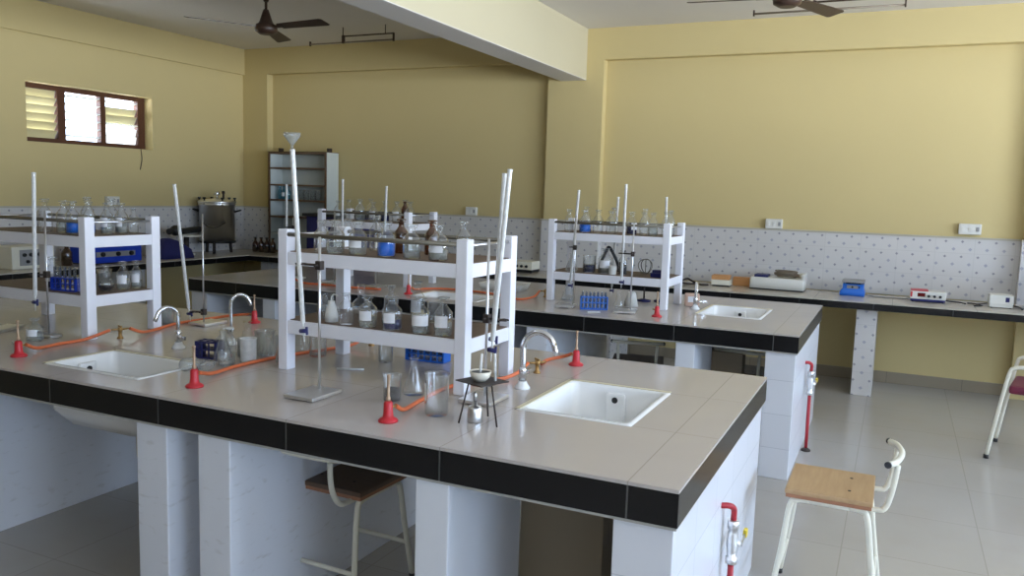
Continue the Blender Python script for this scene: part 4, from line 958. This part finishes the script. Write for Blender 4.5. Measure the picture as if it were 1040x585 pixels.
# ------------------------------------------------------------------ chairs
def lab_chair(label, loc, rz, seatm='ply', dz=0., bk=.05):
    """sitter faces local +Y; dz raises the seat, bk sets the back rail nearer"""
    t = thing('lab_chair', label, 'chair', loc, rz, 'laboratory chairs')
    w, dp, z = .175, .157, dz
    m = MB(); m.box(-w, w, -dp, dp, .454+z, .474+z, 0, .005); m.build('seat', seatm, t)
    MB().box(-w+.004, w-.004, -dp+.004, dp-.004, .440+z, .455+z).build('seat_underside', 'plyedge', t)
    for sx in (-1, 1):
        x = sx*.15
        for q, (yf, pts) in enumerate(((dp+.035, [(sx*.18, dp+.035, .006), (x+sx*.01, dp+.0, .25), (x, dp-.02, .40+z), (x, dp-.045, .428+z), (x, dp-.09, .432+z)]), (-dp-.045, [(sx*.18, -dp-.045, .006), (x+sx*.01, -dp-.01, .25), (x, -dp+.015, .40+z), (x, -dp+.04, .428+z), (x, -dp+.08, .432+z)]))):
            lg = MB().tube(pts, .0115, 10, sub=4).build('leg', 'ivory', t)
            MB().lathe([(0, 0), (.0145, 0), (.0145, .022), (0, .022)], (sx*.18, yf, 0), 10).build('foot', 'blackp', lg)
        MB().cyl((x, dp-.09, .432+z), (x, -dp+.08, .432+z), .0115, seg=10).build('seat_rail', 'ivory', t)
        xb = sx*.125
        MB().tube([(xb, -.02, .434+z), (xb, -dp-.01, .434+z), (xb, -dp-.06+bk*.4, .445+z), (xb, -dp-.095+bk*.8, .49+z), (xb*1.02, -dp-.115+bk, .55+z), (xb*1.05, -dp-.122+bk, .618+z)], .0105, 10, sub=4).build('back_upright', 'ivory', t)
    MB().tube([(-.17, -dp-.09+bk, .625+z), (-.12, -dp-.118+bk, .627+z), (0, -dp-.135+bk, .63+z), (.12, -dp-.118+bk, .627+z), (.17, -dp-.09+bk, .625+z)], .0115, 10, sub=5).build('back_rail', 'ivory', t)
    for sx in (-1, 1): MB().cyl((sx*.167, -dp-.0915+bk, .625+z), (sx*.176, -dp-.086+bk, .625+z), .012).build('end_cap', 'blackp', t)
    MB().tube([(-.168, dp+.012, .16), (.168, dp+.012, .16)], .009, 8, sub=1).build('stretcher', 'ivory', t)
    MB().tube([(-.168, -dp-.02, .16), (.168, -dp-.02, .16)], .009, 8, sub=1).build('stretcher', 'ivory', t)
    for sx in (-1, 1): MB().cyl((sx*.08, -.07, .4735+z), (sx*.08, -.07, .4755+z), .006, seg=8).build('screw', 'dsteel', t)
    return t
lab_chair('light plywood chair standing in the aisle at the bottom right', (-.165, 3.41, 0), PI/2, 'ply', .025)
lab_chair('dark plywood chair pushed under the front of the nearest bench', (-1.905, 2.60, 0), -.03, 'darkply', 0., .0)
lab_chair('ivory framed chair under the second bench, left of its pillar', (-1.58, 5.50, 0), .25, 'darkply')
lab_chair('ivory framed chair under the second bench, right of its pillar', (-.90, 5.70, 0), .05, 'darkply', -.025)
t = thing('arm_chair', 'maroon seated chair with ivory tube arms at the right edge of the photo', 'chair', (.963, 6.12, 0), PI/2-.2)
MB().box(-.21, .21, -.2, .22, .43, .485, 0, .02).build('seat', 'maroon', t)
for sx in (-1, 1):
    x = sx*.235
    for yf, pts in ((.305, [(x, .305, .006), (x, .27, .25), (x, .225, .55), (x, .20, .60), (x, .14, .615)]), (-.27, [(x, -.27, .006), (x, -.25, .25), (x, -.235, .56), (x, -.2, .61), (x, -.14, .615)])):
        lg = MB().tube(pts, .0125, 10, sub=4).build('leg', 'ivory', t)
        MB().lathe([(0, 0), (.016, 0), (.016, .025), (0, .025)], (x, yf, 0), 10).build('foot', 'blackp', lg)
    MB().cyl((x, .14, .615), (x, -.14, .615), .0125, seg=10).build('arm_rest', 'ivory', t)
    MB().tube([(sx*.17, -.16, .44), (sx*.17, -.24, .47), (sx*.17, -.27, .6), (sx*.17, -.29, .82)], .0115, 10).build('back_upright', 'ivory', t)
MB().tube([(-.235, .12, .445), (.235, .12, .445)], .010, 8, sub=1).tube([(-.235, -.14, .445), (.235, -.14, .445)], .010, 8, sub=1).build('cross_tube', 'ivory', t)
MB().box(-.19, .19, -.31, -.275, .62, .84, 0, .015).build('backrest', 'maroon', t)

# ------------------------------------------------------------------ ceiling fans and lamps
def fan(label, x, y, z, th, drop):
    t = thing('ceiling_fan', label, 'fan', (x, y, z), 0, 'ceiling fans')
    MB().lathe([(0, -.055), (.05, -.055), (.085, -.035), (.09, -.01), (.08, .02), (.06, .03), (.05, .05), (.034, .10), (.02, .14), (0, .14)], seg=28).build('motor', 'fan', t)
    MB().cyl((0, 0, .11), (0, 0, drop), .011).build('down_rod', 'fan', t)
    MB().lathe([(0, .20), (.018, .20), (.03, .235), (.05, .275), (.052, .29), (0, .292)]).build('canopy', 'fan', t); MB().box(-.035, .035, -.012, .012, drop-.03, drop).cyl((0, 0, drop-.09), (0, 0, drop-.03), .02).build('hook', 'fan', t)
    for k in range(3):
        a = th+k*2*PI/3; mt = Matrix.Rotation(a, 4, 'Z') @ Matrix.Rotation(-.2, 4, 'X')
        m = MB(); m.box(.08, .19, -.02, .02, -.004, .004, 0, 0, mt)
        vs0 = [(.15, -.045), (.60, -.062), (.62, -.05), (.62, .05), (.60, .062), (.15, .045)]
        A = [m.bm.verts.new(mt @ Vector((p[0], p[1], -.002))) for p in vs0]; B = [m.bm.verts.new(mt @ Vector((p[0], p[1], .003))) for p in vs0]
        m.face(A[::-1]); m.face(B)
        for i in range(6): m.face([A[i], A[(i+1) % 6], B[(i+1) % 6], B[i]])
        m.build('blade', 'fan', t)
fan('brown three-bladed ceiling fan over the left of the room', -4.755, 5.326, 2.871, 4.137, .381)
fan('brown three-bladed ceiling fan cut off at the top of the photo', -.746, 5.572, 2.873, 3.2435, .379)
def tubelight(label, x0, x1, y, z):
    t = thing('tube_light', label, 'lamp', ((x0+x1)/2, y, z), 0, 'tube lights')
    L = (x1-x0)/2
    MB().box(-.1, L, .005, .022, .055, .068, 0, .003).build('batten', 'fan', t)
    MB().cyl((-L+.01, .0135, .0), (L-.01, .0135, .0), .008, seg=12).build('lamp_tube', 'lampgrey', t)
    for s in (-1, 1): MB().box(min(s*(L-.012), s*L), max(s*(L-.012), s*L), .002, .025, -.018, .068 if s > 0 else .03, 0, .002).build('end_cap', 'fan', t)
    MB().box(-.11, -.08, .002, .025, -.01, .072, 0, .003).build('bracket', 'fan', t)
    for s in (-.1, L*.8): MB().cyl((s, .0135, .062), (s, .0135, ZC-z), .005, seg=8).build('hanger', 'fan', t)
tubelight('unlit tube light hanging beside the left ceiling fan', -5.80, -4.74, 7.15, 3.10)
tubelight('unlit tube light hanging near the top right ceiling fan', -1.20, -.075, 7.02, 3.10)

# ------------------------------------------------------------------ light, world, camera
wd = bpy.data.worlds.new('World'); SC.world = wd; wd.use_nodes = True
bg = wd.node_tree.nodes['Background']; bg.inputs[1].default_value = 9.0
wt = wd.node_tree; wtc = N(wt, 'ShaderNodeTexCoord'); wsx = N(wt, 'ShaderNodeSeparateXYZ'); wt.links.new(wtc.outputs['Generated'], wsx.inputs[0])
wr = N(wt, 'ShaderNodeMapRange'); wr.inputs[1].default_value = -.03; wr.inputs[2].default_value = .03; wt.links.new(wsx.outputs[2], wr.inputs[0])
wside = N(wt, 'ShaderNodeMapRange'); wside.inputs[1].default_value = -.6; wside.inputs[2].default_value = .4; wside.inputs[3].default_value = .38; wt.links.new(wsx.outputs[0], wside.inputs[0])
wcol = mixc(wt, wr.outputs[0], (2.1, 2.26, 2.55), (.70, .88, 1.20))
wm = N(wt, 'ShaderNodeVectorMath', operation='SCALE'); wt.links.new(wcol, wm.inputs[0]); wt.links.new(wside.outputs[0], wm.inputs['Scale']); wt.links.new(wm.outputs[0], bg.inputs[0])
for k, (a, b, z0, z1) in enumerate(RW + [(WY0, WY1, WZ0, WZ1)]):
    L = bpy.data.lights.new('window_portal', 'AREA'); L.shape = 'RECTANGLE'; L.size = b-a; L.size_y = z1-z0; L.cycles.is_portal = True
    o = bpy.data.objects.new('window_portal', L); COL.objects.link(o)
    left = k == 3
    o.location = ((XL-.26) if left else XR+.24, (a+b)/2, (z0+z1)/2)
    o.rotation_euler = (PI/2, 0, -PI/2 if left else PI/2)

for a, b, z0, z1 in FW:
    L = bpy.data.lights.new('window_portal', 'AREA'); L.shape = 'RECTANGLE'; L.size = b-a; L.size_y = z1-z0; L.cycles.is_portal = True
    o = bpy.data.objects.new('window_portal', L); COL.objects.link(o); o.location = ((a+b)/2, YF-.27, (z0+z1)/2); o.rotation_euler = (PI/2, 0, 0)

cam = bpy.data.cameras.new('Camera'); co = bpy.data.objects.new('Camera', cam); COL.objects.link(co); SC.camera = co
cam.sensor_width = 36; cam.lens = 36*833.75/1040; cam.clip_start = .05
yaw, pit, rol = (math.radians(v) for v in (25.04006, 6.59956, 1.72886))
f = Vector((-math.sin(yaw)*math.cos(pit), math.cos(yaw)*math.cos(pit), -math.sin(pit))); r = Vector((math.cos(yaw), math.sin(yaw), 0)); u = r.cross(f)
r2 = r*math.cos(rol)+u*math.sin(rol); u2 = -r*math.sin(rol)+u*math.cos(rol)
mw = Matrix((r2, u2, -f)).transposed().to_4x4(); mw.translation = (0, 0, 1.6); co.matrix_world = mw
SC.view_settings.view_transform = 'Standard'; SC.view_settings.look = 'None'; SC.view_settings.gamma = 1; SC.view_settings.use_curve_mapping = False
SC.view_settings.exposure = 0.82
SC.cycles.transparent_max_bounces = 40
SC.cycles.max_bounces = 12; SC.cycles.diffuse_bounces = 4
SC.cycles.caustics_reflective = False; SC.cycles.caustics_refractive = False
